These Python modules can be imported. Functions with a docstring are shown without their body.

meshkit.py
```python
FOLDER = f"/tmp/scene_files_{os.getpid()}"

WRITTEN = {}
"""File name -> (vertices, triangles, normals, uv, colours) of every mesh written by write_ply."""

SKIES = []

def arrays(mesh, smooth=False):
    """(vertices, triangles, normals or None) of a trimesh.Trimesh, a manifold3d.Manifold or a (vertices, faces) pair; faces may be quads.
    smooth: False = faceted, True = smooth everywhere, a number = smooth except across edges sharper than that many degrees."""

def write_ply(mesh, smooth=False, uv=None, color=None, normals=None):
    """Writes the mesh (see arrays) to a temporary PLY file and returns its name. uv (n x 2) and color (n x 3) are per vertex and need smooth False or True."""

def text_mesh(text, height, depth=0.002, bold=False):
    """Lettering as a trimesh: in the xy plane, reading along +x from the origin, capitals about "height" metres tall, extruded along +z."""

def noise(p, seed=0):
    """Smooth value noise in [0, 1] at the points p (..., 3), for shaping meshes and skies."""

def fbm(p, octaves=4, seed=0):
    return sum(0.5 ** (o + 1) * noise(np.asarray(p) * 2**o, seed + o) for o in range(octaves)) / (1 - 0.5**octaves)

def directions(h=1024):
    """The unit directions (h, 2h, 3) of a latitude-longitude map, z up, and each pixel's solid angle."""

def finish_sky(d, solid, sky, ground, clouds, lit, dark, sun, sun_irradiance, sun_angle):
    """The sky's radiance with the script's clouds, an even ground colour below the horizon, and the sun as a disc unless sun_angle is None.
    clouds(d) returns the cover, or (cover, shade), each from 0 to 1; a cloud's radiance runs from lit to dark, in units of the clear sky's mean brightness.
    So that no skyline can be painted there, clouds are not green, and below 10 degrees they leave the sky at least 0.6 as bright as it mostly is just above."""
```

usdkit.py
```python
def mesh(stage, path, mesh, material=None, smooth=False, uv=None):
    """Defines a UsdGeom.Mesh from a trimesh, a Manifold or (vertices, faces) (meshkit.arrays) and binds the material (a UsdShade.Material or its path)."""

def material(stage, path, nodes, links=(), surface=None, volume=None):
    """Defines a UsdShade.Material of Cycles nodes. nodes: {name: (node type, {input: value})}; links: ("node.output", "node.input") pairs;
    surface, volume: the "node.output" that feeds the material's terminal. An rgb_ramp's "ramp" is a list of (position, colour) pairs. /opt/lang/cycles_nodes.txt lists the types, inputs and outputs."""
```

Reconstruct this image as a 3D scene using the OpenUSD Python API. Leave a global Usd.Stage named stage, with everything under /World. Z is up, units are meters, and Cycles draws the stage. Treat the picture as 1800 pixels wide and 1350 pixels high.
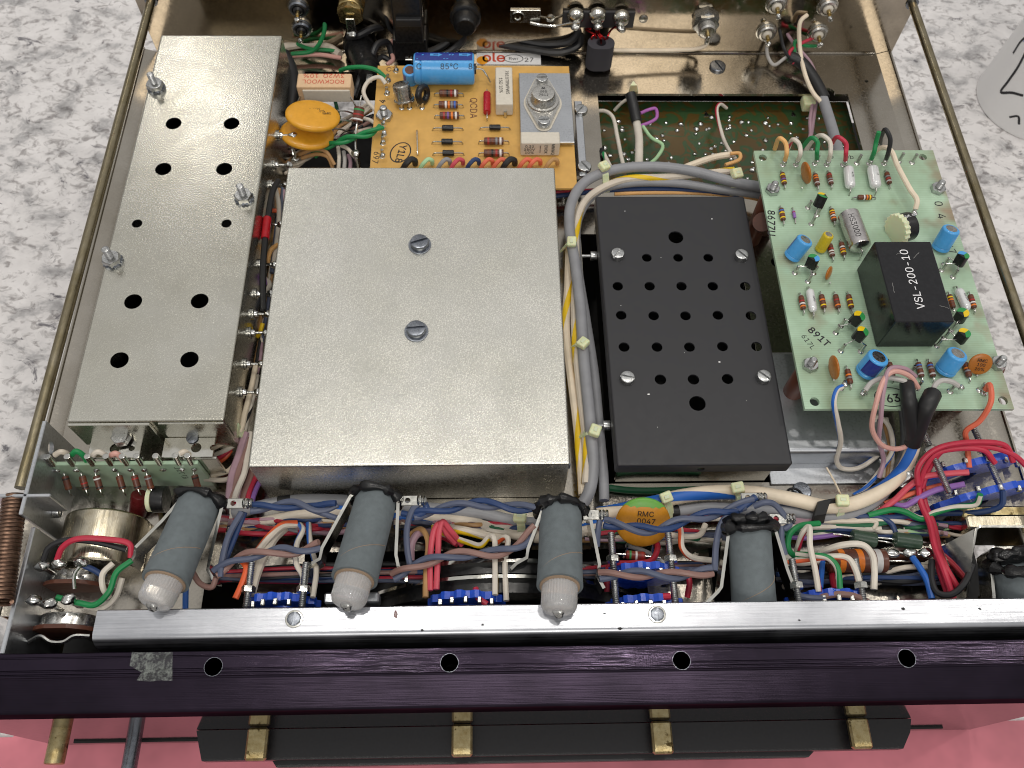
import math, random
import numpy as np, trimesh, manifold3d as m3
import usdkit, meshkit
from shapely.geometry import Polygon, Point, box as sbox
from pxr import Usd, UsdGeom, UsdLux, UsdShade, Gf, Sdf

stage = Usd.Stage.CreateInMemory()
UsdGeom.SetStageUpAxis(stage, UsdGeom.Tokens.z)
UsdGeom.SetStageMetersPerUnit(stage, 1.0)
UsdGeom.Xform.Define(stage, '/World')
UsdGeom.Scope.Define(stage, '/World/Looks')
rng = random.Random(7)
S = 0.001                      # the script measures in millimetres

# ---------------------------------------------------------------- camera
F = 1526.92
PITCH, YAW, ROLL = np.radians([62.131, -3.190, 2.460])
CAMZ = 340.0                   # above the chassis floor, mm
EXPOSURE = 0.0
cp, sp = math.cos(PITCH), math.sin(PITCH)
_rz = np.array([[math.cos(YAW), -math.sin(YAW), 0], [math.sin(YAW), math.cos(YAW), 0], [0, 0, 1]])
_r, _f, _u = _rz @ [1, 0, 0.], _rz @ [0, cp, -sp], _rz @ [0, sp, cp]
RIGHT, UP = math.cos(ROLL)*_r + math.sin(ROLL)*_u, -math.sin(ROLL)*_r + math.cos(ROLL)*_u
FWD = _f
CM = np.array([RIGHT, UP, FWD])
cam = UsdGeom.Camera.Define(stage, '/World/camera')
_m = np.eye(4); _m[0, :3], _m[1, :3], _m[2, :3], _m[3, :3] = RIGHT, UP, -FWD, [0, 0, CAMZ*S]
cam.AddTransformOp().Set(Gf.Matrix4d(*_m.ravel().tolist()))
cam.CreateHorizontalApertureAttr(36.0); cam.CreateVerticalApertureAttr(27.0)
cam.CreateFocalLengthAttr(36.0*F/1800)
cam.CreateFStopAttr(26.0); cam.CreateFocusDistanceAttr(0.335)
cam.CreateExposureAttr(EXPOSURE)
cam.CreateClippingRangeAttr(Gf.Vec2f(0.02, 100))

def at(x, y, z):
    """A pixel of the photograph (1800 wide) at height z mm -> a point in mm."""
    d = CM.T @ np.array([(x-900)/F, -(y-675)/F, 1.0])
    return d*((z-CAMZ)/d[2]) + [0, 0, CAMZ]
def aty(x, y, Y):
    d = CM.T @ np.array([(x-900)/F, -(y-675)/F, 1.0])
    return d*(Y/d[1]) + [0, 0, CAMZ]

# ---------------------------------------------------------------- light
def ceiling_lamp(name, x, y, z, w, h, inten, col, look=(0, 0.2, 0)):
    l = UsdLux.RectLight.Define(stage, '/World/'+name)
    d = np.array(look, float) - [x, y, z]; d /= np.linalg.norm(d)
    zz = -d; xx = np.cross([0, 1, 0.], zz); xx /= np.linalg.norm(xx); yy = np.cross(zz, xx)
    m = np.eye(4); m[0, :3], m[1, :3], m[2, :3], m[3, :3] = xx, yy, zz, [x, y, z]
    l.AddTransformOp().Set(Gf.Matrix4d(*m.ravel().tolist()))
    l.CreateWidthAttr(w); l.CreateHeightAttr(h); l.CreateIntensityAttr(inten); l.CreateColorAttr(Gf.Vec3f(*col))
dome = UsdLux.DomeLight.Define(stage, '/World/ambient')
dome.CreateIntensityAttr(1.0)
M_DOME = usdkit.material(stage, '/World/Looks/ambient', {'t': ('texture_coordinate', {}), 'x': ('separate_xyz', {}), 'r': ('rgb_ramp', {'ramp': [(0.0, (0.36, 0.34, 0.32)), (0.5, (0.46, 0.44, 0.42)), (1.0, (1.0, 0.99, 0.98))]}), 'h': ('map_range', {'from_min': -0.6, 'from_max': 1.0}), 'b': ('background_shader', {'strength': 0.66})},
    [('t.generated', 'x.vector'), ('x.z', 'h.value'), ('h.result', 'r.fac'), ('r.color', 'b.color')], surface='b.background')   # a room: pale ceiling, dimmer walls
UsdShade.MaterialBindingAPI.Apply(dome.GetPrim()).Bind(M_DOME)
for k_, (lx, ly, lz, lw, lh, li) in enumerate(((-0.27, 0.44, 1.75, 0.07, 0.07, 200), (0.29, 0.44, 1.75, 0.07, 0.07, 200), (1.14, 0.44, 1.75, 0.07, 0.07, 200), (-0.95, 2.15, 1.75, 0.2, 0.2, 9), (0.1, -1.5, 1.9, 1.4, 0.7, 4.5))):
    ceiling_lamp('ceiling_lamp' + (f'_{k_:03d}' if k_ else ''), lx, ly, lz, lw, lh, li, (1, 0.95, 0.88))

# ---------------------------------------------------------------- materials
def lin(h):
    c = [int(h[i:i+2], 16)/255 for i in (1, 3, 5)]
    return tuple(x/12.92 if x <= 0.04045 else ((x+0.055)/1.055)**2.4 for x in c)
LOOK = {}
def mat(name, nodes, links, surface='p.BSDF'):
    LOOK[name] = usdkit.material(stage, '/World/Looks/'+name, nodes, links, surface=surface)
    return LOOK[name]
MM = {'g': ('geometry', {}), 's': ('vector_math', {'math_type': 'scale', 'scale': 1000.0})}
ML = [('g.position', 's.vector1')]
def plastic(name, col, rough=0.42, var=0.12, bump=0.0, scale=0.6, spec=0.5, extra=None):
    c = lin(col) if isinstance(col, str) else col
    nodes = {**MM, 'n': ('noise_texture', {'scale': scale, 'detail': 4.0, 'roughness': 0.6}),
             'r': ('rgb_ramp', {'ramp': [(0.25, tuple(x*(1-var) for x in c)), (0.75, tuple(min(1, x*(1+var)) for x in c))]}),
             'rr': ('map_range', {'from_min': 0.2, 'from_max': 0.8, 'to_min': max(rough-0.1, 0.03), 'to_max': rough+0.1}),
             'p': ('principled_bsdf', {'specular_ior_level': spec, **(extra or {})})}
    links = ML + [('s.vector', 'n.vector'), ('n.fac', 'r.fac'), ('r.color', 'p.base_color'), ('n.fac', 'rr.value'), ('rr.result', 'p.roughness')]
    if bump:
        nodes['b'] = ('bump', {'strength': bump, 'distance': 0.0002}); nodes['n2'] = ('noise_texture', {'scale': 4.0, 'detail': 3.0})
        links += [('s.vector', 'n2.vector'), ('n2.fac', 'b.height'), ('b.normal', 'p.normal')]
    return mat(name, nodes, links)
def metal(name, c1, c2, rough=0.3, rv=0.08, scale=0.08, fine=1.2, bump=0.15, dist=0.00005, speck=None, aniso=None, metallic=1.0, brush=0):
    """Plated sheet: slow colour drift, fine spangle in roughness and relief."""
    nodes = {**MM, 'n': ('noise_texture', {'scale': scale, 'detail': 5.0, 'roughness': 0.6}),
             'r': ('rgb_ramp', {'ramp': [(0.3, lin(c1)), (0.7, lin(c2))]}),
             'n2': ('noise_texture', {'scale': fine, 'detail': 2.0, 'roughness': 0.5}),
             'rr': ('map_range', {'from_min': 0.3, 'from_max': 0.7, 'to_min': max(rough-rv, 0.02), 'to_max': rough+rv}),
             'n5': ('noise_texture', {'scale': 0.045, 'detail': 6.0, 'roughness': 0.65, 'distortion': 0.6}), 'r5': ('map_range', {'from_min': 0.35, 'from_max': 0.7, 'to_min': -0.02, 'to_max': 0.045, 'clamp': True}), 'ra': ('math', {'math_type': 'add', 'use_clamp': True}),
             'b': ('bump', {'strength': bump, 'distance': dist}),
             'p': ('principled_bsdf', {'metallic': metallic})}
    links = ML + [('s.vector', 'n.vector'), ('n.fac', 'r.fac'), ('n2.fac', 'rr.value'), ('s.vector', 'n5.vector'), ('n5.fac', 'r5.value'), ('rr.result', 'ra.value1'), ('r5.result', 'ra.value2'), ('ra.value', 'p.roughness'), ('n2.fac', 'b.height'), ('b.normal', 'p.normal')]
    if aniso:                                                    # brushed: stretch the fine noise along x
        nodes['mp'] = ('mapping', {'scale': aniso}); links += [('s.vector', 'mp.vector'), ('mp.vector', 'n2.vector')]
    else:
        links += [('s.vector', 'n2.vector')]
    if brush:                                                    # sawn along x: gloss spreads across the lines
        nodes['tg'] = ('combine_xyz', {'x': 0.0, 'y': 0.9, 'z': 0.25}); nodes['p'][1]['anisotropic'] = brush; links += [('tg.vector', 'p.tangent')]
    if speck:                                                    # pits and dirt
        thr, col, sc = speck
        nodes['n3'] = ('noise_texture', {'scale': sc, 'detail': 6.0, 'roughness': 0.7})
        nodes['r3'] = ('rgb_ramp', {'ramp': [(thr, (0, 0, 0)), (thr+0.04, (1, 1, 1))]})
        nodes['mx'] = ('mix_color', {'b': lin(col)})
        links += [('s.vector', 'n3.vector'), ('n3.fac', 'r3.fac'), ('r3.color', 'mx.fac'), ('r.color', 'mx.a'), ('mx.result', 'p.base_color')]
    else:
        links += [('r.color', 'p.base_color')]
    return mat(name, nodes, links)

# granite worktop: white and lilac-grey ground, grey clouds, dark flecks
mat('granite', {**MM,
    'mp': ('mapping', {'scale': (1.0, 1.35, 1.0), 'rotation': (0, 0, 0.5)}),
    'n1': ('noise_texture', {'scale': 0.04, 'detail': 7.0, 'roughness': 0.66, 'distortion': 0.35}),
    'n2': ('noise_texture', {'scale': 0.045, 'detail': 8.0, 'roughness': 0.72, 'distortion': 1.5}),
    'n3': ('noise_texture', {'scale': 0.14, 'detail': 4.0, 'roughness': 0.6, 'distortion': 0.8}),
    'r1': ('rgb_ramp', {'ramp': [(0.30, lin('#8b8989')), (0.41, lin('#b2b0b0')), (0.48, lin('#d2cfce')), (0.62, lin('#dfdcdb'))]}),
    'r2': ('rgb_ramp', {'ramp': [(0.335, (0.85, 0.85, 0.85)), (0.40, (0, 0, 0))]}),
    'r3': ('rgb_ramp', {'ramp': [(0.34, lin('#8d8887')), (0.48, (1, 1, 1)), (1, (1, 1, 1))]}),
    'm1': ('mix_color', {'blend_type': 'multiply', 'fac': 0.7}),
    'm2': ('mix_color', {'b': lin('#45424a')}),
    'p': ('principled_bsdf', {'roughness': 0.22})},
    ML + [('s.vector', 'mp.vector'), ('mp.vector', 'n1.vector'), ('mp.vector', 'n2.vector'), ('mp.vector', 'n3.vector'), ('n1.fac', 'r1.fac'), ('n2.fac', 'r2.fac'), ('n3.fac', 'r3.fac'),
          ('r1.color', 'm1.a'), ('r3.color', 'm1.b'), ('m1.result', 'm2.a'), ('r2.color', 'm2.fac'), ('m2.result', 'p.base_color')])
metal('zinc', '#d5d3c8', '#dedcd4', rough=0.25, rv=0.08, scale=0.025, fine=1.7, bump=0.40, dist=0.00013)
metal('zinc_dull', '#c1beb1', '#d2d0c6', rough=0.20, rv=0.07, scale=0.025, fine=1.5, bump=0.5, dist=0.00011)
metal('chassis_metal', '#a19a8e', '#b5afa5', rough=0.16, rv=0.05, scale=0.03, fine=0.9, bump=0.05, dist=0.00004, speck=(0.72, '#6d6455', 0.35))
metal('rear_metal', '#9f9585', '#b1a798', rough=0.11, rv=0.04, scale=0.03, fine=0.5, bump=0.05, dist=0.00005)
metal('aluminium', '#b3b6ba', '#c2c5c9', rough=0.36, rv=0.04, scale=0.06, fine=1.0, bump=0.06, dist=0.00004)
metal('rail_aluminium', '#9fa1a6', '#b3b5ba', rough=0.30, rv=0.06, scale=0.05, fine=0.7, bump=0.10, dist=0.00005, aniso=(0.06, 2.2, 2.2), speck=(0.745, '#2a2728', 0.5))
metal('tinned', '#b9b8b2', '#d6d5d0', rough=0.22, rv=0.08, scale=0.7, fine=1.5, bump=0.25, dist=0.0001)
metal('solder', '#b2b2b0', '#dcdcd8', rough=0.16, rv=0.06, scale=0.9, fine=0.9, bump=0.5, dist=0.0003)
metal('steel_screw', '#a4a5a5', '#c8c9c8', rough=0.28, rv=0.08, scale=0.6, fine=2.0, bump=0.2, dist=0.00006)
metal('dark_screw', '#6d7178', '#8b8f96', rough=0.30, rv=0.08, scale=0.6, fine=2.0, bump=0.2, dist=0.00006)
metal('brass_rod', '#857a5e', '#9a917c', rough=0.26, rv=0.08, scale=0.09, fine=0.8, bump=0.15, dist=0.00006, aniso=(1, 0.2, 1), speck=(0.66, '#6b4f3c', 0.2))
metal('brass', '#98855a', '#bcae86', rough=0.34, rv=0.08, scale=0.35, fine=0.9, bump=0.2, dist=0.00006, speck=(0.60, '#57492c', 0.3))
metal('yellow_zinc', '#a8986a', '#c2ab7a', rough=0.27, rv=0.08, scale=0.2, fine=1.2, bump=0.15, dist=0.00006)
metal('spring_steel', '#5b463b', '#8a6f5e', rough=0.38, rv=0.08, scale=0.3, fine=1.2, bump=0.2, dist=0.00006)
metal('bright_sheet', '#c6c4bb', '#d8d6cf', rough=0.13, rv=0.04, scale=0.2, fine=1.0, bump=0.08, dist=0.00005)
metal('pot_can', '#b3a88f', '#d0c8b4', rough=0.22, rv=0.06, scale=0.3, fine=1.0, bump=0.25, dist=0.00008, aniso=(2.5, 0.08, 2.5))
# sawn and anodised: fine relief drawn out along x over two gloss lobes
mat('purple_anodised', {**MM, 'mp': ('mapping', {'scale': (0.006, 1, 1)}), 'n': ('noise_texture', {'scale': 4.0, 'detail': 2.0, 'roughness': 0.5}), 'n2': ('noise_texture', {'scale': 0.06, 'detail': 4.0}),
    'r': ('rgb_ramp', {'ramp': [(0.3, lin('#28232c')), (0.7, lin('#322b37'))]}), 'b': ('bump', {'strength': 0.55, 'distance': 0.00008}),
    'g1': ('glossy_bsdf', {'roughness': 0.10}), 'g2': ('glossy_bsdf', {'roughness': 0.34}), 'x': ('mix_closure', {'fac': 0.5})},
    ML + [('s.vector', 'mp.vector'), ('mp.vector', 'n.vector'), ('s.vector', 'n2.vector'), ('n2.fac', 'r.fac'), ('n.fac', 'b.height'), ('b.normal', 'g1.normal'), ('b.normal', 'g2.normal'), ('r.color', 'g1.color'), ('r.color', 'g2.color'), ('g1.BSDF', 'x.closure1'), ('g2.BSDF', 'x.closure2')], 'x.closure')
metal('can_metal', '#b5b3ae', '#d2d0cb', rough=0.25, rv=0.08, scale=0.6, fine=1.2, bump=0.2, dist=0.00006)
metal('capacitor_foil', '#b8b5b3', '#d6d2d0', rough=0.22, rv=0.05, scale=0.5, fine=0.9, bump=0.3, dist=0.0001)
plastic('bar_black', '#131214', 0.35, 0.1, bump=0.1)
plastic('black_paint', '#232326', 0.46, 0.08, bump=0.12, scale=0.2)
plastic('black_plastic', '#101011', 0.32, 0.2)
plastic('black_sleeve', '#161617', 0.45, 0.2, bump=0.2)
plastic('black_block', '#0b0b0e', 0.17, 0.3)
plastic('black_glue', '#0b0b0c', 0.12, 0.3, bump=0.4)
plastic('glass_plate', '#08070a', 0.05, 0.1, extra={'ior': 2.3})
plastic('phenolic_board', '#cda054', 0.42, 0.14, scale=0.12)
plastic('phenolic', '#5c3526', 0.45, 0.2)
plastic('ceramic', '#cfc8ba', 0.55, 0.08, bump=0.3)
plastic('ceramic_tan', '#d8b690', 0.6, 0.08, bump=0.3)
plastic('amber', '#bb7f22', 0.30, 0.10, scale=0.3)
plastic('yellow_disc', '#d99c2b', 0.30, 0.10, scale=0.3)
plastic('orange_disc', '#a4621f', 0.30, 0.12, scale=0.3)
plastic('cap_blue', '#4f9fdc', 0.20, 0.05)
plastic('cap_dark_blue', '#26357f', 0.20, 0.08)
plastic('cap_yellow', '#c9b128', 0.22, 0.08)
plastic('switch_blue', '#234fbe', 0.30, 0.15)
plastic('ferrite', '#35343a', 0.6, 0.15, bump=0.3)
plastic('fish_paper', '#656d70', 0.85, 0.16, bump=0.5, scale=0.35)
plastic('brown_tube', '#97806a', 0.8, 0.15, bump=0.3)
plastic('resistor_brown', '#5a3426', 0.35, 0.15)
plastic('resistor_red', '#7a2c22', 0.35, 0.15)
plastic('red_tube', '#a31420', 0.16, 0.2)
plastic('red_dark', '#4d1416', 0.22, 0.2)
plastic('resistor_green', '#2c3f31', 0.32, 0.15)
plastic('cloth_pink', '#d07c88', 0.8, 0.32, scale=0.02)
plastic('paper_white', '#e4e3e2', 0.6, 0.02)
plastic('ink_black', '#17161a', 0.5, 0.1)
plastic('ink_red', '#c44a34', 0.5, 0.1)
plastic('ink_blue', '#2f4fc0', 0.5, 0.1)
plastic('ink_white', '#e6e6e8', 0.5, 0.05)
plastic('ink_sun', '#f0a020', 0.5, 0.1)
plastic('ink_green', '#5f9a3a', 0.4, 0.1)
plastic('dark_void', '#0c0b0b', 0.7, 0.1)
BAND = {'k': '#141313', 'n': '#6b3a20', 'r': '#9c2a24', 'o': '#e07a24', 'y': '#e6c21c', 'g': '#2f8a4a', 'b': '#3a62b0', 'v': '#6f4f92', 'e': '#7e7e80', 'w': '#dcd8d4', 's': '#b9b7b5', 'd': '#a8843c'}
for _k, _c in BAND.items():
    plastic('band_'+{'k':'black','n':'brown','r':'red','o':'orange','y':'yellow','g':'green','b':'blue','v':'violet','e':'grey','w':'white','s':'silver','d':'gold'}[_k], _c, 0.35, 0.08)
BN = {'k':'black','n':'brown','r':'red','o':'orange','y':'yellow','g':'green','b':'blue','v':'violet','e':'grey','w':'white','s':'silver','d':'gold'}
WIRE = dict(white='#d2cabd', cream='#e3d4bd', bone='#cfc4b4', grey='#8b8c90', lightgrey='#b5b2ae', slate='#4f566b', navy='#243a64', brown='#8a6a62', tan='#b48a5a', pinkish='#cf9d92', mauve='#a68792',
            red='#b52840', rose='#c74c5a', crimson='#a51d33', orange='#dd5f33', coral='#d8694d', yellow='#e3bd18', green='#177d45', darkgreen='#1d5c3c', mint='#a9cfa0', violet='#8a63a8', plum='#a862ab', black='#1a1a1c',
            blue='#2663b8', peach='#e0ac6c', copper='#b0703e', silver='#b8b4b0')
for _k, _c in WIRE.items():
    plastic('wire_'+_k, _c, 0.44, 0.13, scale=0.12)
metal('enamel_red', '#b3222c', '#c43a36', rough=0.2, fine=1, bump=0.05)
# green glass-epoxy board with faint traces below the lacquer
mat('green_board', {**MM, 'n': ('noise_texture', {'scale': 0.05, 'detail': 4.0, 'roughness': 0.6}),
    'r': ('rgb_ramp', {'ramp': [(0.3, lin('#97aa8e')), (0.5, lin('#9db89d')), (0.72, lin('#b0ccb2'))]}),
    'w': ('wave_texture', {'wave_type': 'bands', 'bands_direction': 'y', 'profile': 'sine', 'scale': 0.30, 'distortion': 0.4, 'detail': 1.0}),
    'rw': ('rgb_ramp', {'ramp': [(0.0, (0.92, 0.91, 0.89)), (1.0, (1, 1, 1))]}),
    'n3': ('noise_texture', {'scale': 0.04, 'detail': 3.0}), 'r3': ('rgb_ramp', {'ramp': [(0.62, (1, 1, 1)), (0.74, lin('#e0a8a0'))]}),
    'm': ('mix_color', {'blend_type': 'multiply', 'fac': 1.0}), 'm3': ('mix_color', {'blend_type': 'multiply', 'fac': 1.0}),
    'p': ('principled_bsdf', {'roughness': 0.3, 'coat_weight': 0.4, 'coat_roughness': 0.2})},
    ML + [('s.vector', 'n.vector'), ('s.vector', 'w.vector'), ('s.vector', 'n3.vector'), ('n.fac', 'r.fac'), ('w.fac', 'rw.fac'), ('n3.fac', 'r3.fac'), ('r.color', 'm.a'), ('rw.color', 'm.b'), ('m.result', 'm3.a'), ('r3.color', 'm3.b'), ('m3.result', 'p.base_color')])
# solder side of the lower board: green lacquer over copper tracks
mat('track_board', {**MM, 'n': ('noise_texture', {'scale': 0.11, 'detail': 1.0, 'distortion': 1.2}),
    'r': ('rgb_ramp', {'ramp': [(0.40, lin('#4a3a1a')), (0.43, lin('#33411f')), (0.455, lin('#2b4226')), (0.55, lin('#2e4428')), (0.575, lin('#3a3d1e')), (0.60, lin('#4d3c1b'))]}),
    'p': ('principled_bsdf', {'roughness': 0.25})}, ML + [('s.vector', 'n.vector'), ('n.fac', 'r.fac'), ('r.color', 'p.base_color')])
mat('old_tape', {**MM, 'n': ('noise_texture', {'scale': 0.55, 'detail': 5.0, 'roughness': 0.7}), 'r': ('rgb_ramp', {'ramp': [(0.46, (0.04, 0.04, 0.04)), (0.68, (0.30, 0.30, 0.30))]}), 'p': ('principled_bsdf', {'base_color': lin('#7d827c'), 'roughness': 0.25})}, ML + [('s.vector', 'n.vector'), ('n.fac', 'r.fac'), ('r.color', 'p.alpha')])
mat('clear_plastic', {'p': ('principled_bsdf', {'base_color': (0.97, 0.96, 0.95), 'roughness': 0.07, 'ior': 1.38, 'transmission_weight': 0.78})}, [])
mat('cap_clear', {'p': ('principled_bsdf', {'base_color': (0.86, 0.86, 0.86), 'roughness': 0.18, 'ior': 1.4, 'transmission_weight': 0.35, 'metallic': 0.25})}, [])
mat('nylon_tie', {'p': ('principled_bsdf', {'base_color': lin('#d3d0a6'), 'roughness': 0.4, 'subsurface_weight': 0.3, 'subsurface_scale': 0.002})}, [])
mat('knob_cream', {'p': ('principled_bsdf', {'base_color': lin('#d6d2ae'), 'roughness': 0.4, 'subsurface_weight': 0.3, 'subsurface_scale': 0.002})}, [])

# ---------------------------------------------------------------- things and parts
USED, THINGS = {}, []
def numbered(parent, name):
    k = USED.setdefault(parent, {}); n = k.get(name, 0); k[name] = n+1
    return name if n == 0 else f'{name}_{n:03d}'
class Thing:
    def __init__(self, name, label=None, cat=None, group=None, kind=None):
        self.path = '/World/'+numbered('/World', name); self.meta = dict(label=label, category=cat, group=group, kind=kind); self.parts = []; self.single = False
        THINGS.append(self)
    def add(self, name, mesh, m, parent=None, label=None, smooth=35, kind=None):
        p = (parent or self.path) + '/' ; p += numbered(parent or self.path, name)
        self.parts.append((p, mesh, m, smooth, label, kind)); return p
def solo(name, mesh, m, label=None, cat=None, group=None, kind=None, smooth=35):
    t = Thing(name, label, cat, group, kind); t.single = True; t.parts.append((t.path, mesh, m, smooth, None, None)); return t
def flush():
    for t in THINGS:
        lo = np.min([x[1].bounds[0] for x in t.parts], 0); hi = np.max([x[1].bounds[1] for x in t.parts], 0)
        base = np.array([(lo[0]+hi[0])/2, (lo[1]+hi[1])/2, lo[2]])
        if not t.single:
            x = UsdGeom.Xform.Define(stage, t.path); x.AddTranslateOp().Set(Gf.Vec3d(*(base*S).tolist())); prim = x.GetPrim()
        for path, mesh, m, smooth, label, kind in t.parts:
            mm = trimesh.Trimesh((np.asarray(mesh.vertices)-base)*S, mesh.faces, process=False)
            g = usdkit.mesh(stage, path, mm, LOOK[m], smooth=smooth)
            if t.single:
                g.AddTranslateOp().Set(Gf.Vec3d(*(base*S).tolist())); prim = g.GetPrim()
            if label: g.GetPrim().SetCustomDataByKey('label', label)
            if kind: g.GetPrim().SetCustomDataByKey('kind', kind)
        for k, v in t.meta.items():
            if v: prim.SetCustomDataByKey(k, v)

# ---------------------------------------------------------------- shapes
V = lambda *a: np.array(a, float)
X, Y, Z = V(1, 0, 0), V(0, 1, 0), V(0, 0, 1)
def unit(v): v = np.asarray(v, float); return v/max(np.linalg.norm(v), 1e-9)
def cat(ms): return trimesh.util.concatenate([m for m in ms if m is not None])
def hull(p): return trimesh.convex.convex_hull(np.asarray(p, float))
def bev(c, s, b=0.3, ax=None):
    """Box with chamfered edges; ax: three axes."""
    h = np.array(s, float)/2; b = min(b, h.min()*0.9); pts = []
    for sx in (-1, 1):
        for sy in (-1, 1):
            for sz in (-1, 1):
                for k in range(3):
                    q = h.copy(); q[[i for i in range(3) if i != k]] -= b; pts.append(q*[sx, sy, sz])
    pts = np.array(pts)
    if ax is not None: pts = pts @ np.array(ax)
    return hull(pts + np.array(c, float))
def frame(d, up=None):
    d = unit(d); u = up if up is not None else (Z if abs(d[2]) < 0.9 else Y)
    a = unit(np.cross(u, d)); return a, np.cross(d, a), d
def lathe(p0, d, prof, n=20, up=None):
    """prof: (along, radius) pairs from p0 along d."""
    a, b, d = frame(d, up); p0 = np.asarray(p0, float); v, f = [], []
    th = np.linspace(0, 2*np.pi, n, endpoint=False); ring = np.cos(th)[:, None]*a + np.sin(th)[:, None]*b
    for t, r in prof: v.append(p0 + d*t + ring*max(r, 1e-4))
    v = np.vstack(v)
    for i in range(len(prof)-1):
        for k in range(n):
            k2 = (k+1) % n; f += [[i*n+k, i*n+k2, (i+1)*n+k2], [i*n+k, (i+1)*n+k2, (i+1)*n+k]]
    v = np.vstack([v, p0 + d*prof[0][0], p0 + d*prof[-1][0]]); c0, c1 = len(v)-2, len(v)-1; L = (len(prof)-1)*n
    for k in range(n): k2 = (k+1) % n; f += [[c0, k2, k], [c1, L+k, L+k2]]
    return trimesh.Trimesh(v, f, process=False)
def cyl(p0, p1, r, n=16, b=0.0, r1=None):
    p0, p1 = np.asarray(p0, float), np.asarray(p1, float); L = np.linalg.norm(p1-p0); r1 = r if r1 is None else r1
    prof = [(0, r), (L, r1)] if not b else [(0, r-b), (b*0.3, r-b*0.3), (b, r), (L-b, r1), (L-b*0.3, r1-b*0.3), (L, r1-b)]
    return lathe(p0, p1-p0, prof, n)
def spline(P, k=7):
    P = np.asarray(P, float)
    if len(P) < 3: return np.array([P[0] + (P[-1]-P[0])*t for t in np.linspace(0, 1, 4)])
    Q = np.vstack([2*P[0]-P[1], P, 2*P[-1]-P[-2]]); out = []
    for i in range(1, len(Q)-2):
        p0, p1, p2, p3 = Q[i-1:i+3]
        d1, d2 = max(np.linalg.norm(p2-p1), 1e-6), 0
        t0, t1 = 0, max(np.linalg.norm(p1-p0), 1e-6)**0.5; t2 = t1 + d1**0.5; t3 = t2 + max(np.linalg.norm(p3-p2), 1e-6)**0.5
        for t in np.linspace(t1, t2, k, endpoint=False):
            A1 = (t1-t)/(t1-t0)*p0 + (t-t0)/(t1-t0)*p1; A2 = (t2-t)/(t2-t1)*p1 + (t-t1)/(t2-t1)*p2; A3 = (t3-t)/(t3-t2)*p2 + (t-t2)/(t3-t2)*p3
            B1 = (t2-t)/(t2-t0)*A1 + (t-t0)/(t2-t0)*A2; B2 = (t3-t)/(t3-t1)*A2 + (t-t1)/(t3-t1)*A3
            out.append((t2-t)/(t2-t1)*B1 + (t-t1)/(t2-t1)*B2)
    out.append(P[-1]); return np.array(out)
def frames(C):
    T = np.gradient(C, axis=0); T /= np.maximum(np.linalg.norm(T, axis=1, keepdims=True), 1e-9)
    a = unit(np.cross(Z if abs(T[0][2]) < 0.9 else X, T[0])); A = [a]
    for i in range(1, len(C)):
        a = A[-1] - T[i]*np.dot(A[-1], T[i]); A.append(unit(a))
    A = np.array(A); return T, A, np.cross(T, A)
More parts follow.
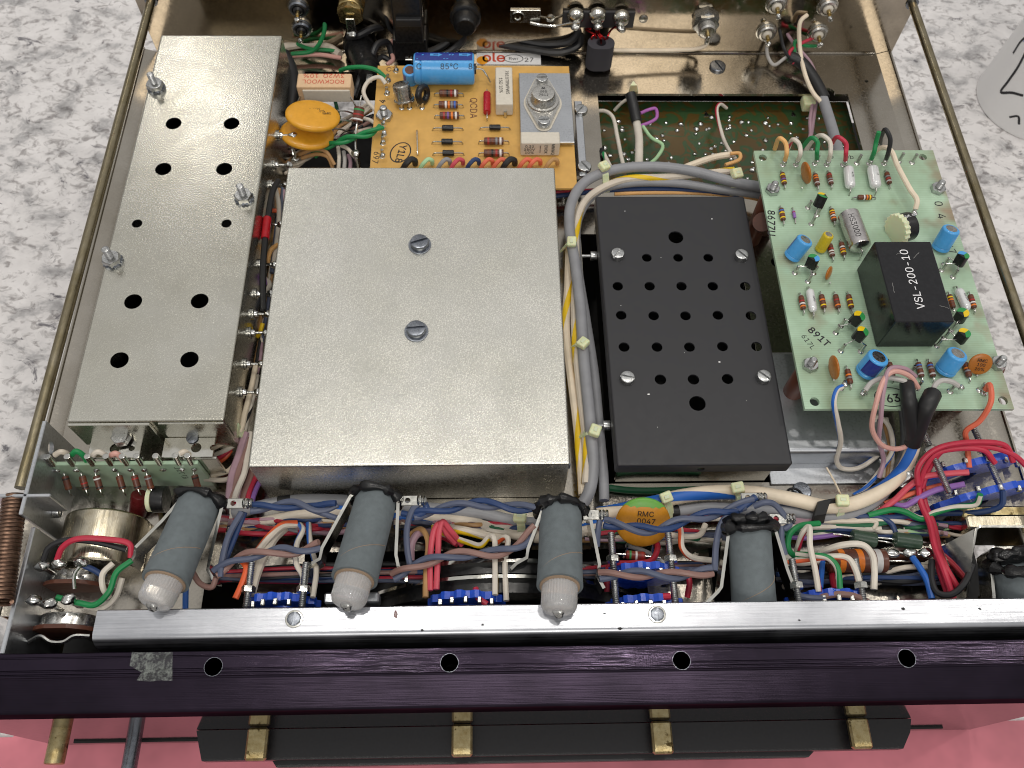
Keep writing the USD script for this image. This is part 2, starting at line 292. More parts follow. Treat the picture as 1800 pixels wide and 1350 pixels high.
def tube_c(C, r, n=9, arc=None):
    """Tube along a sampled line; arc=(start angles, width): only that strip of its surface."""
    T, A, B = frames(C); m = len(C); R = np.broadcast_to(np.asarray(r, float), (m,))
    if arc is None:
        th = np.linspace(0, 2*np.pi, n, endpoint=False)[None].repeat(m, 0)
    else:
        th = arc[0][:, None] + np.linspace(0, arc[1], n)[None]
    v = (C[:, None] + R[:, None, None]*(np.cos(th)[..., None]*A[:, None] + np.sin(th)[..., None]*B[:, None])).reshape(-1, 3); f = []
    for i in range(m-1):
        for k in range(n if arc is None else n-1):
            k2 = (k+1) % n; f += [[i*n+k, i*n+k2, (i+1)*n+k2], [i*n+k, (i+1)*n+k2, (i+1)*n+k]]
    if arc is None:
        v = np.vstack([v, C[0], C[-1]]); c = len(v)-2; L = (m-1)*n
        for k in range(n): k2 = (k+1) % n; f += [[c, k2, k], [c+1, L+k, L+k2]]
    return trimesh.Trimesh(v, f, process=False)
def tube(P, r, n=9, k=7): return tube_c(spline(P, k), r, n)
def plate(poly, z0, z1):
    m = trimesh.creation.extrude_polygon(poly, z1-z0, engine='earcut'); m.apply_translation([0, 0, z0]); return m
def prism(pts, o, ax, ay, az, t):
    """2-D outline (in ax, ay from o) thickened t along az."""
    m = trimesh.creation.extrude_polygon(pts if isinstance(pts, Polygon) else Polygon(pts), t, engine='earcut')
    v = np.asarray(m.vertices); f = m.faces
    if np.dot(np.cross(ax, ay), az) < 0: f = f[:, ::-1]
    return trimesh.Trimesh(np.asarray(o, float) + v[:, :1]*ax + v[:, 1:2]*ay + v[:, 2:]*az, f, process=False)
def ribbon(P, h, t=0.6, down=-Z):
    """Sheet strip standing on edge: the line P, h wide along down, t thick."""
    P = np.asarray(P, float); T = np.gradient(P, axis=0); N = np.array([unit(np.cross(x, down)) for x in T]); v = []; f = []
    H = np.broadcast_to(np.asarray(h, float), (len(P),))
    for p, nn, hh in zip(P, N, H): v += [p+nn*t/2, p-nn*t/2, p-nn*t/2+down*hh, p+nn*t/2+down*hh]
    for i in range(len(P)-1):
        for k in range(4):
            a, b, c, d = i*4+k, i*4+(k+1) % 4, (i+1)*4+(k+1) % 4, (i+1)*4+k; f += [[a, b, c], [a, c, d]]
    L = (len(P)-1)*4; f += [[0, 2, 1], [0, 3, 2], [L, L+1, L+2], [L, L+2, L+3]]
    m = trimesh.Trimesh(np.array(v), f, process=False); m.fix_normals(); return m
def mani(m):
    m = trimesh.Trimesh(m.vertices, m.faces, process=True)
    return m3.Manifold(m3.Mesh(np.asarray(m.vertices, np.float32), np.asarray(m.faces, np.uint32)))
def untri(M):
    q = M.to_mesh(); return trimesh.Trimesh(np.asarray(q.vert_properties)[:, :3], q.tri_verts, process=False)
def minus(a, *bs):
    A = mani(a)
    for b in bs: A = A - mani(b)
    return untri(A)
def rbox(c, s, r, sub=1):
    """Box with rounded edges."""
    h = np.array(s, float)/2 - r; u = trimesh.creation.icosphere(subdivisions=sub, radius=r).vertices
    return hull(np.vstack([u + h*[i, j, k] for i in (-1, 1) for j in (-1, 1) for k in (-1, 1)]) + np.array(c, float))
def blob(c, r, seed=0, sq=(1, 1, 1), amp=0.35, fr=1.0, sub=2):
    m = trimesh.creation.icosphere(subdivisions=sub, radius=1.0); v = np.asarray(m.vertices)
    k = 1 + amp*(meshkit.noise(v*1.3*fr + seed*7.3, seed)-0.5)*2
    return trimesh.Trimesh(np.asarray(c, float) + v*k[:, None]*r*np.array(sq), m.faces, process=False)
def text(t, o, ax, ay, h, bold=False, center=True, depth=0.05):
    """Lettering on the plane through o with axes ax (reading direction) and ay (up), capitals h mm tall."""
    m = meshkit.text_mesh(t, h, depth, bold); v = np.asarray(m.vertices).copy()
    if center: v[:, :2] -= (v[:, :2].min(0)+v[:, :2].max(0))/2
    ax, ay = unit(ax), unit(ay); az = np.cross(ax, ay)
    return trimesh.Trimesh(np.asarray(o, float) + v[:, :1]*ax + v[:, 1:2]*ay + v[:, 2:]*az, m.faces, process=False)
def scrawl(pts, o, ax, ay, w=0.5):
    """A pen stroke lying on the plane o, ax, ay."""
    P = np.array([np.asarray(o, float) + p[0]*unit(ax) + p[1]*unit(ay) for p in pts]); C = spline(P, 5); az = np.cross(unit(ax), unit(ay)); T = np.gradient(C, axis=0)
    N = np.array([unit(np.cross(az, x)) for x in T])*w/2; v = np.empty((len(C)*2, 3)); v[0::2] = C+N+az*0.06; v[1::2] = C-N+az*0.06; f = []
    for i in range(len(C)-1): f += [[2*i, 2*i+1, 2*i+3], [2*i, 2*i+3, 2*i+2]]
    return trimesh.Trimesh(v, f, process=False)
def screw_parts(t, parent, c, r, h, m='steel_screw', slot_ang=0.5, name='screw', dome=0.3, d=Z, label=None, slot=True):
    """Round head with a sawn slot, standing on c along d."""
    a, b, dd = frame(d, Y if abs(d[2]) > 0.9 else Z)
    head = lathe(c, d, [(0, r), (h*0.7, r), (h*0.92, r*0.93), (h, r*0.8), (h+dome*0.3, r*0.4)], 22)
    if slot:
        q = math.cos(slot_ang)*a + math.sin(slot_ang)*b
        head = minus(head, bev(np.asarray(c)+dd*(h+0.1), (r*2.4, r*0.30, h*0.9), 0.01, (q, np.cross(dd, q), dd)))
    return t.add(name, head, m, parent, label=label)
def hexnut(c, r, h, d=Z, rot=0.2, n=6):
    a, b, dd = frame(d); th = np.arange(n)*2*np.pi/n + rot; c = np.asarray(c, float); rr = r*0.9; pts = []
    for t_ in th: e = np.cos(t_)*a + np.sin(t_)*b; pts += [c+e*r, c+e*r+dd*h*0.8]
    for t_ in np.linspace(0, 2*np.pi, 12, endpoint=False): pts.append(c + (np.cos(t_)*a + np.sin(t_)*b)*r*0.84 + dd*h)
    return hull(pts)
def thread(p0, p1, r, pitch=0.7, n=12):
    p0, p1 = np.asarray(p0, float), np.asarray(p1, float); L = np.linalg.norm(p1-p0); k = int(L/pitch); prof = []
    for i in range(k): prof += [(i*pitch, r*0.82), (i*pitch+pitch*0.5, r)]
    prof += [(L-0.3, r*0.85), (L, r*0.6)]
    return lathe(p0, p1-p0, prof, n)

# ---------------------------------------------------------------- wires
def wire(label, col, r, px, stripe=None, name='wire', cat_='wire', group=None, n=9, turns=0.25, tips=None, k=7):
    """px: (x, y, z) pixel and height triples along the wire; stripe: colour of a spiral tracer."""
    r = r*(0.88 if r < 1.5 else 1.0); t = Thing(name, label, cat_, group); P = [at(*p) for p in px]; C = spline(P, k)
    ins = t.add('insulation', tube_c(C, r, n), 'wire_'+col)
    if stripe:
        d = np.r_[0, np.cumsum(np.linalg.norm(np.diff(C, axis=0), axis=1))]
        t.add('tracer', tube_c(C, r*1.05+0.03, 7, arc=(1.2 + d*turns, 1.3)), 'wire_'+stripe)
    for e in (tips or ''):
        i, j = (0, 1) if e == 's' else (-1, -2); v = unit(C[i]-C[j])
        t.add('bare_end', cyl(C[i]-v*0.2, C[i]+v*2.0, r*0.55, 8), 'tinned'); t.add('solder_joint', blob(C[i]+v*2.0, r*1.15, rng.randint(0, 99)), 'solder')
    return t
def twisted(label, c1, c2, r, px, pitch=16.0, group=None):
    r *= 0.92; t = Thing('twisted_pair', label, 'wire', group); C = spline([at(*p) for p in px], 9); T, A, B = frames(C)
    d = np.r_[0, np.cumsum(np.linalg.norm(np.diff(C, axis=0), axis=1))]; ph = d*2*np.pi/pitch
    for c, o in ((c1, 0), (c2, np.pi)):
        t.add('wire', tube_c(C + r*1.02*(np.cos(ph+o)[:, None]*A + np.sin(ph+o)[:, None]*B), r, 9), 'wire_'+c)
    return t

# ================================================================ setting
ZC = -75.0
solo('granite_counter', bev((0, 300, ZC-15), (1500, 1400, 30), 3), 'granite', kind='structure')
_c = [( -420, 39), (420, 39), (420, -190), (-420, -190)]
_g = trimesh.creation.box((840, 320, 1.2)); _g = _g.subdivide().subdivide().subdivide().subdivide(); _v = np.asarray(_g.vertices) + [0, -40, ZC+0.8]
_v[:, 2] += 5*(meshkit.fbm(_v*0.018, 3, 4)-0.4)*(_v[:, 2] > ZC+1)*np.clip((34-_v[:, 1])/30, 0, 1)
_v[:, 1] = np.where(np.abs(_v[:, 0]) > 185, np.minimum(_v[:, 1], 44 + (_v[:, 1]-44)*0.01), _v[:, 1])
solo('pink_cloth', trimesh.Trimesh(_v, _g.faces, process=False), 'cloth_pink', 'pink cloth spread on the counter below the front panel', 'cloth', smooth=True)

# ================================================================ chassis
CH = Thing('chassis', 'open bare metal equipment chassis with fold up rear panel and drilled floor', 'chassis')
XL, XR, YR, YF = -181.0, 218.0, 387.6, 80.0
floor = Polygon([(XL, YF), (XR, YF), (XR, YR), (XL, YR)])
cut = [sbox(59.2, 292, 195.6, 356.3), sbox(44.9, 132.0, 119.0, 262.0), Point(184, 356.3).buffer(5.0), sbox(-99, 300, -60, 372), sbox(-158, 146, -104, 352)]
for hx, hy, hr in ((208, 366, 1.0), (206, 300, 1.6), (126, 115, 2.2), (-60, 112, 4), (-8, 108, 5), (139, 245, 3), (150, 141, 1.6)): cut.append(Point(hx, hy).buffer(hr))
cut += [sbox(-74, 70, 62, 104), sbox(88, 70, 118, 104), sbox(128, 70, 146, 96), sbox(-112, 70, -92, 92), sbox(186, 70, 230, 108)]
for c in cut: floor = floor.difference(c)
CH.add('floor_plate', plate(floor, -1.5, 0), 'chassis_metal')
CH.add('rear_panel', bev(((XL+XR)/2+4, YR+0.8, 2), (XR-XL+9, 1.6, 76), 0.3), 'rear_metal')
for s, x0 in ((-1, XL), (1, XR)):
    CH.add('side_lip', cat([prism([(0, 0), (s*6.6, 2.2), (s*6.6, 3.4), (0, 1.2)], (x0, YF, -1.4), X, Z, Y, YR-YF-0.3), bev((x0+s*6.6, (YF+YR)/2, -14), (1.2, YR-YF, 34), 0.2)]), 'chassis_metal')
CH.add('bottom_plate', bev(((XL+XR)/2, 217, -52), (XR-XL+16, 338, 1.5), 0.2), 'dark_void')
CH.add('inner_wall', bev((20, YF-0.7, -27), (380, 1.4, 46), 0.2), 'chassis_metal')
for s, xx in ((-1, XL-1), (1, XR+1)):
    CH.add('front_side_plate', bev((xx, 72, -22), (1.5, 44, 40 if s < 0 else 46), 0.3), 'yellow_zinc')
# rear flange of the floor where it meets the rear panel, and a rounded lower fold
CH.add('fold', cyl((XL+2, YR-0.4, 0.3), (XR-1, YR-0.4, 0.3), 0.7, 8), 'chassis_metal')
screw_parts(CH, None, at(1261, 118, 0), 4.4, 1.6, 'dark_screw', 2.0)
# slotted screws on the floor ahead of the black box
screw_parts(CH, None, at(1408, 865, 0), 4.0, 2.0, 'dark_screw', 0.5)

# front rail: brushed aluminium angle behind the front bezel
RA = Thing('front_rail', 'brushed aluminium rail with two slotted screws and scuffed front edge', 'rail')
prof = [(75.0, 8), (75.0, 29.6), (74.6, 30.0), (66.5, 30.0), (65.4, 29.7), (64.5, 28.9), (63.0, 25.6), (62.4, 22.5), (62.4, 12), (63.6, 12), (65.2, 26), (72, 28.6), (74, 28.6), (74, 8)]
RA.add('rail_body', prism(prof, (-138.3, 0, 0), Y, Z, X, 372), 'rail_aluminium', smooth=40)
for px, py in ((517, 1088), (1155, 1080)):
    c = at(px, py, 30.0); RA.add('screw_rim', lathe(c, Z, [(0, 3.2), (0.15, 3.1), (0.2, 2.6)], 24), 'bright_sheet'); screw_parts(RA, None, c+Z*0.05, 2.45, 0.7, 'dark_screw', 1.45, dome=0.1)
RA.add('paint_spot', blob(at(696, 1081, 30.02), 1.0, 4, (0.7, 1.2, 0.05), 0.6), 'red_dark')
for px, py, r in ((742, 1108, .5), (1090, 1105, .6), (1405, 1090, .35), (1722, 1070, .5), (1588, 1070, .5), (848, 1098, .4), (1063, 1078, .4)):
    RA.add('dark_nick', blob(at(px, py, 30.0), r, px, (1.2, 0.8, 0.08), 0.8, sub=1), 'dark_void')

# front bezel: dark purple extrusion with two facets
BZ = Thing('fascia', 'dark purple fascia with four screw holes, glossy lower plate and black bar', 'fascia')
pf = [(60.3, 26), (60.3, 29.7), (60.0, 30.0), (59.0, 30.0), (58.8, 29.8), (58.5, 29.8), (58.3, 30.0), (54.6, 30.0), (54.4, 29.75), (54.1, 29.75), (53.9, 30.0), (53.3, 30.0), (53.1, 29.7), (52.8, 29.7), (52.6, 30.0), (52.2, 30.0), (51.9, 29.55), (51.6, 29.5), (51.3, 29.2),  (42.2, 24.6), (41.3, 23.8), (41.0, 22.5), (41.0, 14), (44, 14), (52, 20), (52, 10), (60.3, 10)]
body = prism(pf, (-190, 0, 0), Y, Z, X, 405)
holes = [cyl(V(at(px, py, 30)[0], at(px, py, 30)[1], 4), V(at(px, py, 30)[0], at(px, py, 30)[1], 40), 3.1, 24) for px, py in ((375, 1172), (790, 1165), (1198, 1161), (1594, 1157))]
bezel = BZ.add('bezel', minus(body, *holes), 'purple_anodised', smooth=25)
for px, py in ((375, 1172), (790, 1165), (1198, 1161), (1594, 1157)):
    c = at(px, py, 30.0); q = trimesh.creation.annulus(3.05, 3.17, 0.10, segments=36); q.apply_translation(c + Z*0.03); BZ.add('hole_rim', q, 'dark_screw', bezel)
for pl in ([(232, 1146), (262, 1147), (304, 1146), (303, 1170), (303, 1197), (285, 1196), (262, 1198), (240, 1196), (249, 1182), (228, 1170)],):
    q = Polygon([at(px, py, 30)[:2] for px, py in pl]); BZ.add('tape_residue', plate(q, 30.03, 30.08), 'old_tape', bezel)
# glossy face plate below the bezel, its slot, and the dark bar over it
PL = BZ
PL.add('face_plate', bev((12, 44.2, -26), (405, 6.2, 93), 0.4), 'glass_plate')
PL.add('backing', bev((12, 58, -28), (400, 2, 76), 0.3), 'dark_void')
BA = BZ
zb = -26.0
o = [at(345, 1286, zb)[:2], at(352, 1338, zb)[:2], at(1588, 1316, zb)[:2], at(1604, 1284, zb)[:2]]
yb = 40.9
BA.add('dial_bar', plate(Polygon([(o[0][0], yb), (o[0][0]+1.5, 36), (o[1][0]+0.5, o[1][1]), (o[2][0], o[2][1]), (o[3][0]-1.0, 36), (o[3][0]+0.5, yb)]), zb-6, zb), 'bar_black')
BA.add('lower_strip', plate(Polygon([(o[1][0]+24, o[1][1]+3), (o[1][0]+28, o[1][1]-2.2), (o[2][0]-36, o[2][1]-2.0), (o[2][0]-30, o[2][1]+3)]), zb-11, zb-6.1), 'bar_black')
# control shafts that come out of the front plate
def flat_shaft(px, y0, y1, label, tip=0):
    t = Thing('control_shaft', label, 'shaft')
    a, b = at(px, y0, -19), at(px+tip, y1, -19)
    a[1] = 40.9; w = 4.0
    t.add('blade', bev(((a[0]+b[0])/2, (a[1]+b[1])/2, -20.5), (w*2, a[1]-b[1], 3.4), 0.8, None), 'brass')
flat_shaft(450, 1285, 1337, 'flat ended brass shaft over the left end of the black bar')
flat_shaft(812, 1280, 1330, 'flat ended brass shaft second from the left over the black bar')
flat_shaft(1165, 1280, 1325, 'flat ended brass shaft third from the left over the black bar')
flat_shaft(1512, 1275, 1316, 'flat ended brass shaft over the right end of the black bar', 5)
t = Thing('control_shaft', 'round brass shaft at the far left of the front plate', 'shaft')
a = aty(108, 1281, 41.0); t.add('rod', cyl(V(a[0], 44, a[2]), V(a[0], 28.6, a[2]), 3.6, 24, 0.5), 'brass')
t = Thing('control_shaft', 'thin grey steel shaft right of the round brass one', 'shaft')
a = aty(236, 1297, 41.0); t.add('rod', cyl(V(a[0], 44, a[2]), V(a[0], 28, a[2]), 3.1, 20, 0.4), 'dark_screw')
BZ.add('groove_strip', bev((-146, 40.7, -58), (60, 0.9, 1.4), 0.1), 'dark_void')
BZ.add('groove_strip', bev((163, 40.7, -58), (64, 0.9, 1.4), 0.1), 'dark_void')

# ================================================================ support rods, spring, bracket
for (x0, y0), (x1, y1), lab in (((266, 0), (36, 858), 'long brass toned rod along the left side running into a coil spring'), ((1603, 5), (1800, 580), 'long brass toned rod along the right side of the chassis')):
    a, b = at(x0, y0, 33), at(x1, y1, 33); d = unit(b-a); a = a - d*8
    if x0 > 1000: b = b + d*95
    t = Thing('support_rod', lab, 'rod'); t.add('rod', cyl(a, b, 2.15, 20), 'brass_rod'); t.add('collar', cyl(a-d*2, a+d*9, 3.3, 20), 'dark_screw')
t = Thing('coil_spring', 'rusty brown coil spring standing below the left rod bracket', 'spring')
a, b = at(26, 874, 30), at(2, 1060, 30); n_ = 27; C = []
ax, ay_, dd = frame(b-a); L = np.linalg.norm(b-a)
for i in range(n_*14+1): q = i/14*2*np.pi; C.append(a + dd*L*i/(n_*14) + 3.6*(math.cos(q)*ax + math.sin(q)*ay_))
t.add('coil', tube_c(np.array(C), 0.78, 7), 'spring_steel')
t = Thing('rod_bracket', 'folded grey steel bracket with one hole holding the left rod', 'bracket')
e = at(0, 868, 33)
t.add('end_tab', bev((e[0]+8, e[1]-1.0, 26), (22, 1.4, 16), 0.3), 'aluminium')
pts = [at(8, 775, 34), at(45, 800, 34), at(100, 872, 22), at(104, 930, 6)]
side = minus(bev((-171.5, 128, 16), (1.6, 38, 36), 0.3), cyl((-175, 139, 26), (-168, 139, 26), 2.4, 20))
t.add('side_plate', side, 'aluminium'); screw_parts(t, None, V(-170.6, 118, 12), 2.6, 2.5, 'steel_screw', 0.4, d=X)
solo('side_rail', bev((-170, 84, 6), (1.6, 46, 40), 0.3), 'aluminium', 'upright pale metal side strip left of the dual potentiometer', 'side plate')

# ================================================================ left shield box
LB = Thing('shield_box', 'long narrow zinc plated box with ten round holes and three studs', 'shield box')
T = 38.0; P = [at(283, 62, T), at(495, 60, T), at(395, 740, T), at(115, 740, T)]
x0, x1, y0, y1 = (P[0][0]+P[3][0])/2, (P[1][0]+P[2][0])/2, (P[2][1]+P[3][1])/2, (P[0][1]+P[1][1])/2
outer = rbox(((x0+x1)/2, (y0+y1)/2, T/2-2), (x1-x0, y1-y0, T+4), 1.0); inner = bev(((x0+x1)/2, (y0+y1)/2, T/2-2), (x1-x0-1.8, y1-y0-1.8, T+2.2), 0.2)
hs = []
for px, py, r in ((305, 217, 3.6), (407, 217, 3.6), (287, 297, 3.6), (394, 297, 3.6), (241, 393, 2.2), (398, 393, 2.2), (234, 530, 3.6), (351, 529, 3.6), (210, 633, 3.6), (333, 632, 3.6)):
    c = at(px, py, T); hs.append(cyl(c-Z*6, c+Z*6, r, 28))
LB.add('cover', minus(outer, inner, *hs), 'zinc_dull', smooth=40)
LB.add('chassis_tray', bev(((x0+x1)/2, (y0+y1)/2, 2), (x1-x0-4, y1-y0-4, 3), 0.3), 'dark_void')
for px, py, bx, by in ((262, 130, 275, 160), (421, 325, 430, 355), (184, 437, 199, 465)):
    c = at(bx, by-5, T); top = at(px, py, T+8.5)
    LB.add('stud', thread(c, V(c[0]+(top[0]-c[0])*0.35, c[1]+(top[1]-c[1])*0.35, T+9), 1.6, 0.75), 'steel_screw')
    LB.add('hex_nut', hexnut(c+Z*0.9, 4.0, 2.6, rot=rng.random()), 'steel_screw')
    th = np.linspace(0, 2*np.pi, 28, endpoint=False); LB.add('lock_washer', plate(Polygon([(c[0]+math.cos(q)*(4.4 if i % 2 else 3.7), c[1]+math.sin(q)*(4.4 if i % 2 else 3.7)) for i, q in enumerate(th)]), T+0.05, T+0.85), 'dark_screw')
# front wall with two hanging tabs
LB.add('front_flange', bev(((x0+x1)/2-14, y0-0.7, 28), ((x1-x0)*0.52, 1.2, 18), 0.2), 'zinc_dull'); LB.add('front_flange', bev(((x0+x1)/2+17, y0-0.5, 28), ((x1-x0)*0.42, 0.8, 18), 0.2), 'zinc_dull')
for (xa, xb) in ((165, 255), (293, 382)):
    a, b = at(xa, 757, 24), at(xb, 757, 24)
    tabm = bev(((a[0]+b[0])/2, y0-5.2, 24), (b[0]-a[0], 8.5, 1.3), 0.2)
    c = V((a[0]+b[0])/2 + (3 if xa > 200 else 0), y0-5.4, 24)
    tabm = minus(tabm, cyl(c-Z*3, c+Z*3, 2.0, 20), cyl(c+V(6.5, 0, -3), c+V(6.5, 0, 3), 1.2, 16))
    LB.add('mounting_tab', tabm, 'bright_sheet'); LB.add('tab_drop', bev(((a[0]+b[0])/2+4, y0-9.2, 16), ((b[0]-a[0])*0.72, 1.2, 15), 0.2), 'bright_sheet')
c = at(215, 772, 26); LB.add('hex_screw', cat([hexnut(c, 3.6, 3.2), cyl(c, c+Z*3.4, 1.9, 16)]), 'steel_screw')
c = at(338, 770, 25); screw_parts(LB, None, c, 2.3, 0.6, 'dark_screw', 0.9)
# feed-through terminals on the right flank
for px, py in ((487, 238), (478, 290), (468, 325), (462, 395), (455, 465), (450, 517), (444, 552), (440, 585), (436, 640), (426, 690)):
    c = at(px, py, 22); c[0] = x1+0.1
    LB.add('feedthrough', cat([lathe(c, X, [(0, 2.6), (0.8, 2.6), (0.9, 1.6), (2.2, 1.3), (2.4, 0.6), (6.5, 0.6)], 14), blob(c+X*6.8, 1.5, py, (1.3, 1, 1))]), 'solder')
sol = [blob(at(433-i*1.3, 590+i*11, 19), 1.3, i, (1, 2.0, 1)) for i in range(7)]
LB.add('solder_seam', cat(sol), 'solder')

# ================================================================ large shield box
BB = Thing('shield_box', 'large square zinc plated box with two dark slotted screws on its lid', 'shield box')
T = 36.0; P = [at(505, 293, T), at(975, 294, T), at(1003, 816, T), at(436, 820, T)]
x0, x1, y0, y1 = (P[0][0]+P[3][0])/2, (P[1][0]+P[2][0])/2, (P[2][1]+P[3][1])/2, (P[0][1]+P[1][1])/2
BBX = (x0, x1, y0, y1)
lid = rbox(((x0+x1)/2, (y0+y1)/2, T/2), (x1-x0, y1-y0, T), 0.9)
BB.add('cover', lid, 'zinc', smooth=40)
BB.add('corner_seam', cat([bev((x1-0.2, y0+0.2, T-2.5), (0.8, 0.8, 4), 0.2)]), 'dark_screw')
for px, py, ang in ((738, 428, 0.35), (732, 580, 0.1)):
    c = at(px, py+3, T); BB.add('washer', lathe(c, Z, [(0, 4.9), (0.5, 4.9), (0.6, 4.5)], 24), 'dark_screw')
    screw_parts(BB, None, c+Z*0.5, 4.0, 2.6, 'dark_screw', ang)

# ================================================================ black vented box
KB = Thing('shield_box', 'black painted vented box with four silver slotted screws', 'shield box')
T = 24.5; P = [at(1046, 345, T), at(1308, 343, T), at(1394, 811, T), at(1085, 824, T)]
x0, x1, y0, y1 = (P[0][0]+P[3][0])/2, (P[1][0]+P[2][0])/2, (P[2][1]+P[3][1])/2, (P[0][1]+P[1][1])/2
KBX = (x0, x1, y0, y1)
outer = rbox(((x0+x1)/2, (y0+y1)/2, T-4), (x1-x0, y1-y0, 8), 1.1); inner = bev(((x0+x1)/2, (y0+y1)/2, T-5), (x1-x0-1.6, y1-y0-1.6, 8.4), 0.2); hs = []
rows = [[(1188, 417, 3.4)], [(1137, 453, 2.2), (1192, 453, 2.2), (1245, 453, 2.2)], [(1086, 503, 2.3), (1142, 503, 2.3), (1198, 503, 2.3), (1253, 503, 2.3), (1310, 503, 2.3)],
        [(1092, 554, 2.3), (1149, 555, 2.3), (1205, 555, 2.3), (1262, 554, 2.3), (1320, 555, 2.3)], [(1097, 610, 2.3), (1155, 610, 2.3), (1212, 610, 2.3), (1270, 609, 2.3), (1330, 609, 2.3)],
        [(1161, 667, 2.4), (1219, 667, 2.4), (1279, 666, 2.4)], [(1226, 709, 3.4)]]
for row in rows:
    for px, py, r in row: c = at(px, py, T); hs.append(cyl(c-Z*5, c+Z*5, r, 24))
c = at(1232, 818, T-4); hs.append(cyl(V(c[0], y0-3, T-4.5), V(c[0], y0+3, T-4.5), 1.6, 16))
KB.add('cover', minus(outer, inner, *hs), 'black_paint', smooth=40)
bx0, bx1, by0, by1 = x0+2.2, x1-4.5, y0+3.0, y1-3
KB.add('inner_tray', cat([bev(((bx0+bx1)/2, by0, 4), (bx1-bx0, 1, 25), 0.2), bev((bx0, (by0+by1)/2, 4), (1, by1-by0, 25), 0.2), bev((bx1, (by0+by1)/2, 4), (1, by1-by0, 25), 0.2), bev(((bx0+bx1)/2, by1, 4), (bx1-bx0, 1, 25), 0.2)]), 'bright_sheet')
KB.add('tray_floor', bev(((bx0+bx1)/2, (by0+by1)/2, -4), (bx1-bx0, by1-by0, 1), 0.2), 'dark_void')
for px, py, ang in ((1085, 447, 0.85), (1302, 449, 2.3), (1102, 664, 2.9), (1341, 662, 2.4)):
    screw_parts(KB, None, at(px, py+3, T), 3.0, 2.6, 'steel_screw', ang)
for px, py in ((1036, 450), (1042, 748)):
    c = at(px, py, 14); c[0] = x0+0.2; KB.add('side_screw', cat([cyl(c, c-X*3, 2.2, 14, 0.3), cyl(c-X*3, c-X*7, 0.8, 8)]), 'steel_screw')

r5 = random.Random(9)
for i in range(9):
    KB.add('dust_fleck', blob((r5.uniform(x0+2, x1-2), r5.uniform(y0+2, y1-2), T), r5.choice((0.12, 0.16, 0.22, 0.3)), i, (r5.uniform(0.6, 1.8), 1, 0.25), 0.4, sub=1), 'paper_white')
# low aluminium box below the green board
AB = Thing('shield_box', 'low bare aluminium box half hidden under the green board', 'shield box')
a, b = at(1382, 795, 14), at(1560, 785, 14)
AB.add('cover', rbox(((a[0]+b[0])/2, a[1]+24, 7), (b[0]-a[0]+2, 48, 14), 1.8), 'aluminium', smooth=40)
AB.add('base_flange', bev(((a[0]+b[0])/2, a[1]+20, 0.7), (b[0]-a[0]+8, 58, 1.0), 0.2), 'aluminium')

# circuit board below the floor opening, solder side up
TB = Thing('circuit_board', 'brown green circuit board seen solder side up through the floor opening', 'circuit board')
TB.add('board', bev((128, 322, -13.6), (146, 84, 1.6), 0.2), 'track_board')
r2 = random.Random(11)
for k in range(150):
    x, y = r2.uniform(60, 195), r2.uniform(288, 353); r = r2.choice((0.8, 0.9, 1.1, 1.4))
    q = 'solder_joint'
    TB.add(q, blob((x, y, -12.7), r*1.15, k, (1.0, 1.0, 0.75), 0.15, sub=2), 'solder', smooth=True)
for px, py in ((1242, 205), (1395, 205)):
    c = at(px, py, -12.8); TB.add('spade_lug', hull([c+V(-1.5, 0, 0), c+V(1.5, 0, 0), c+V(0, 4, 0.3), c+V(-1.5, 0, .4), c+V(1.5, 0, .4)]), 'solder')

# ================================================================ small component builders
def bands_of(t, parent, p0, d, L, r, code, n=18):
    k = len(code)
    for i, ch in enumerate(code):
        q = L*(0.17 + 0.62*i/max(k-1, 1)); w = L*0.10
        t.add(BN[ch]+'_band', lathe(np.asarray(p0)+d*q, d, [(0, r+0.02), (0.01, r+0.05), (w, r+0.05), (w+0.01, r+0.02)], n), 'band_'+BN[ch], parent)
def resistor(t, c, d, L, r, code, body='resistor_brown', zb=None, name='resistor', lead=3.2, label=None):
    """Axial resistor centred on c along d; its leads bend down to zb."""
    d = unit(d); p0 = c - d*L/2
    b = t.add(name, lathe(p0, d, [(0, r*0.82), (0.15, r*0.95), (0.4, r), (L-0.4, r), (L-0.15, r*0.95), (L, r*0.82)], 18), body, label=label)
    bands_of(t, b, p0, d, L, r, code)
    for s in (-1, 1):
        e = c + d*s*L/2
        P = [e - d*s*0.4, e + d*s*lead*0.55, e + d*s*(lead*0.85) - Z*0.35, e + d*s*lead - Z*(r if zb is None else max(0.6, e[2]-zb))]
        t.add('lead', tube(P, 0.32, 6, 4), 'tinned', b)
    return b
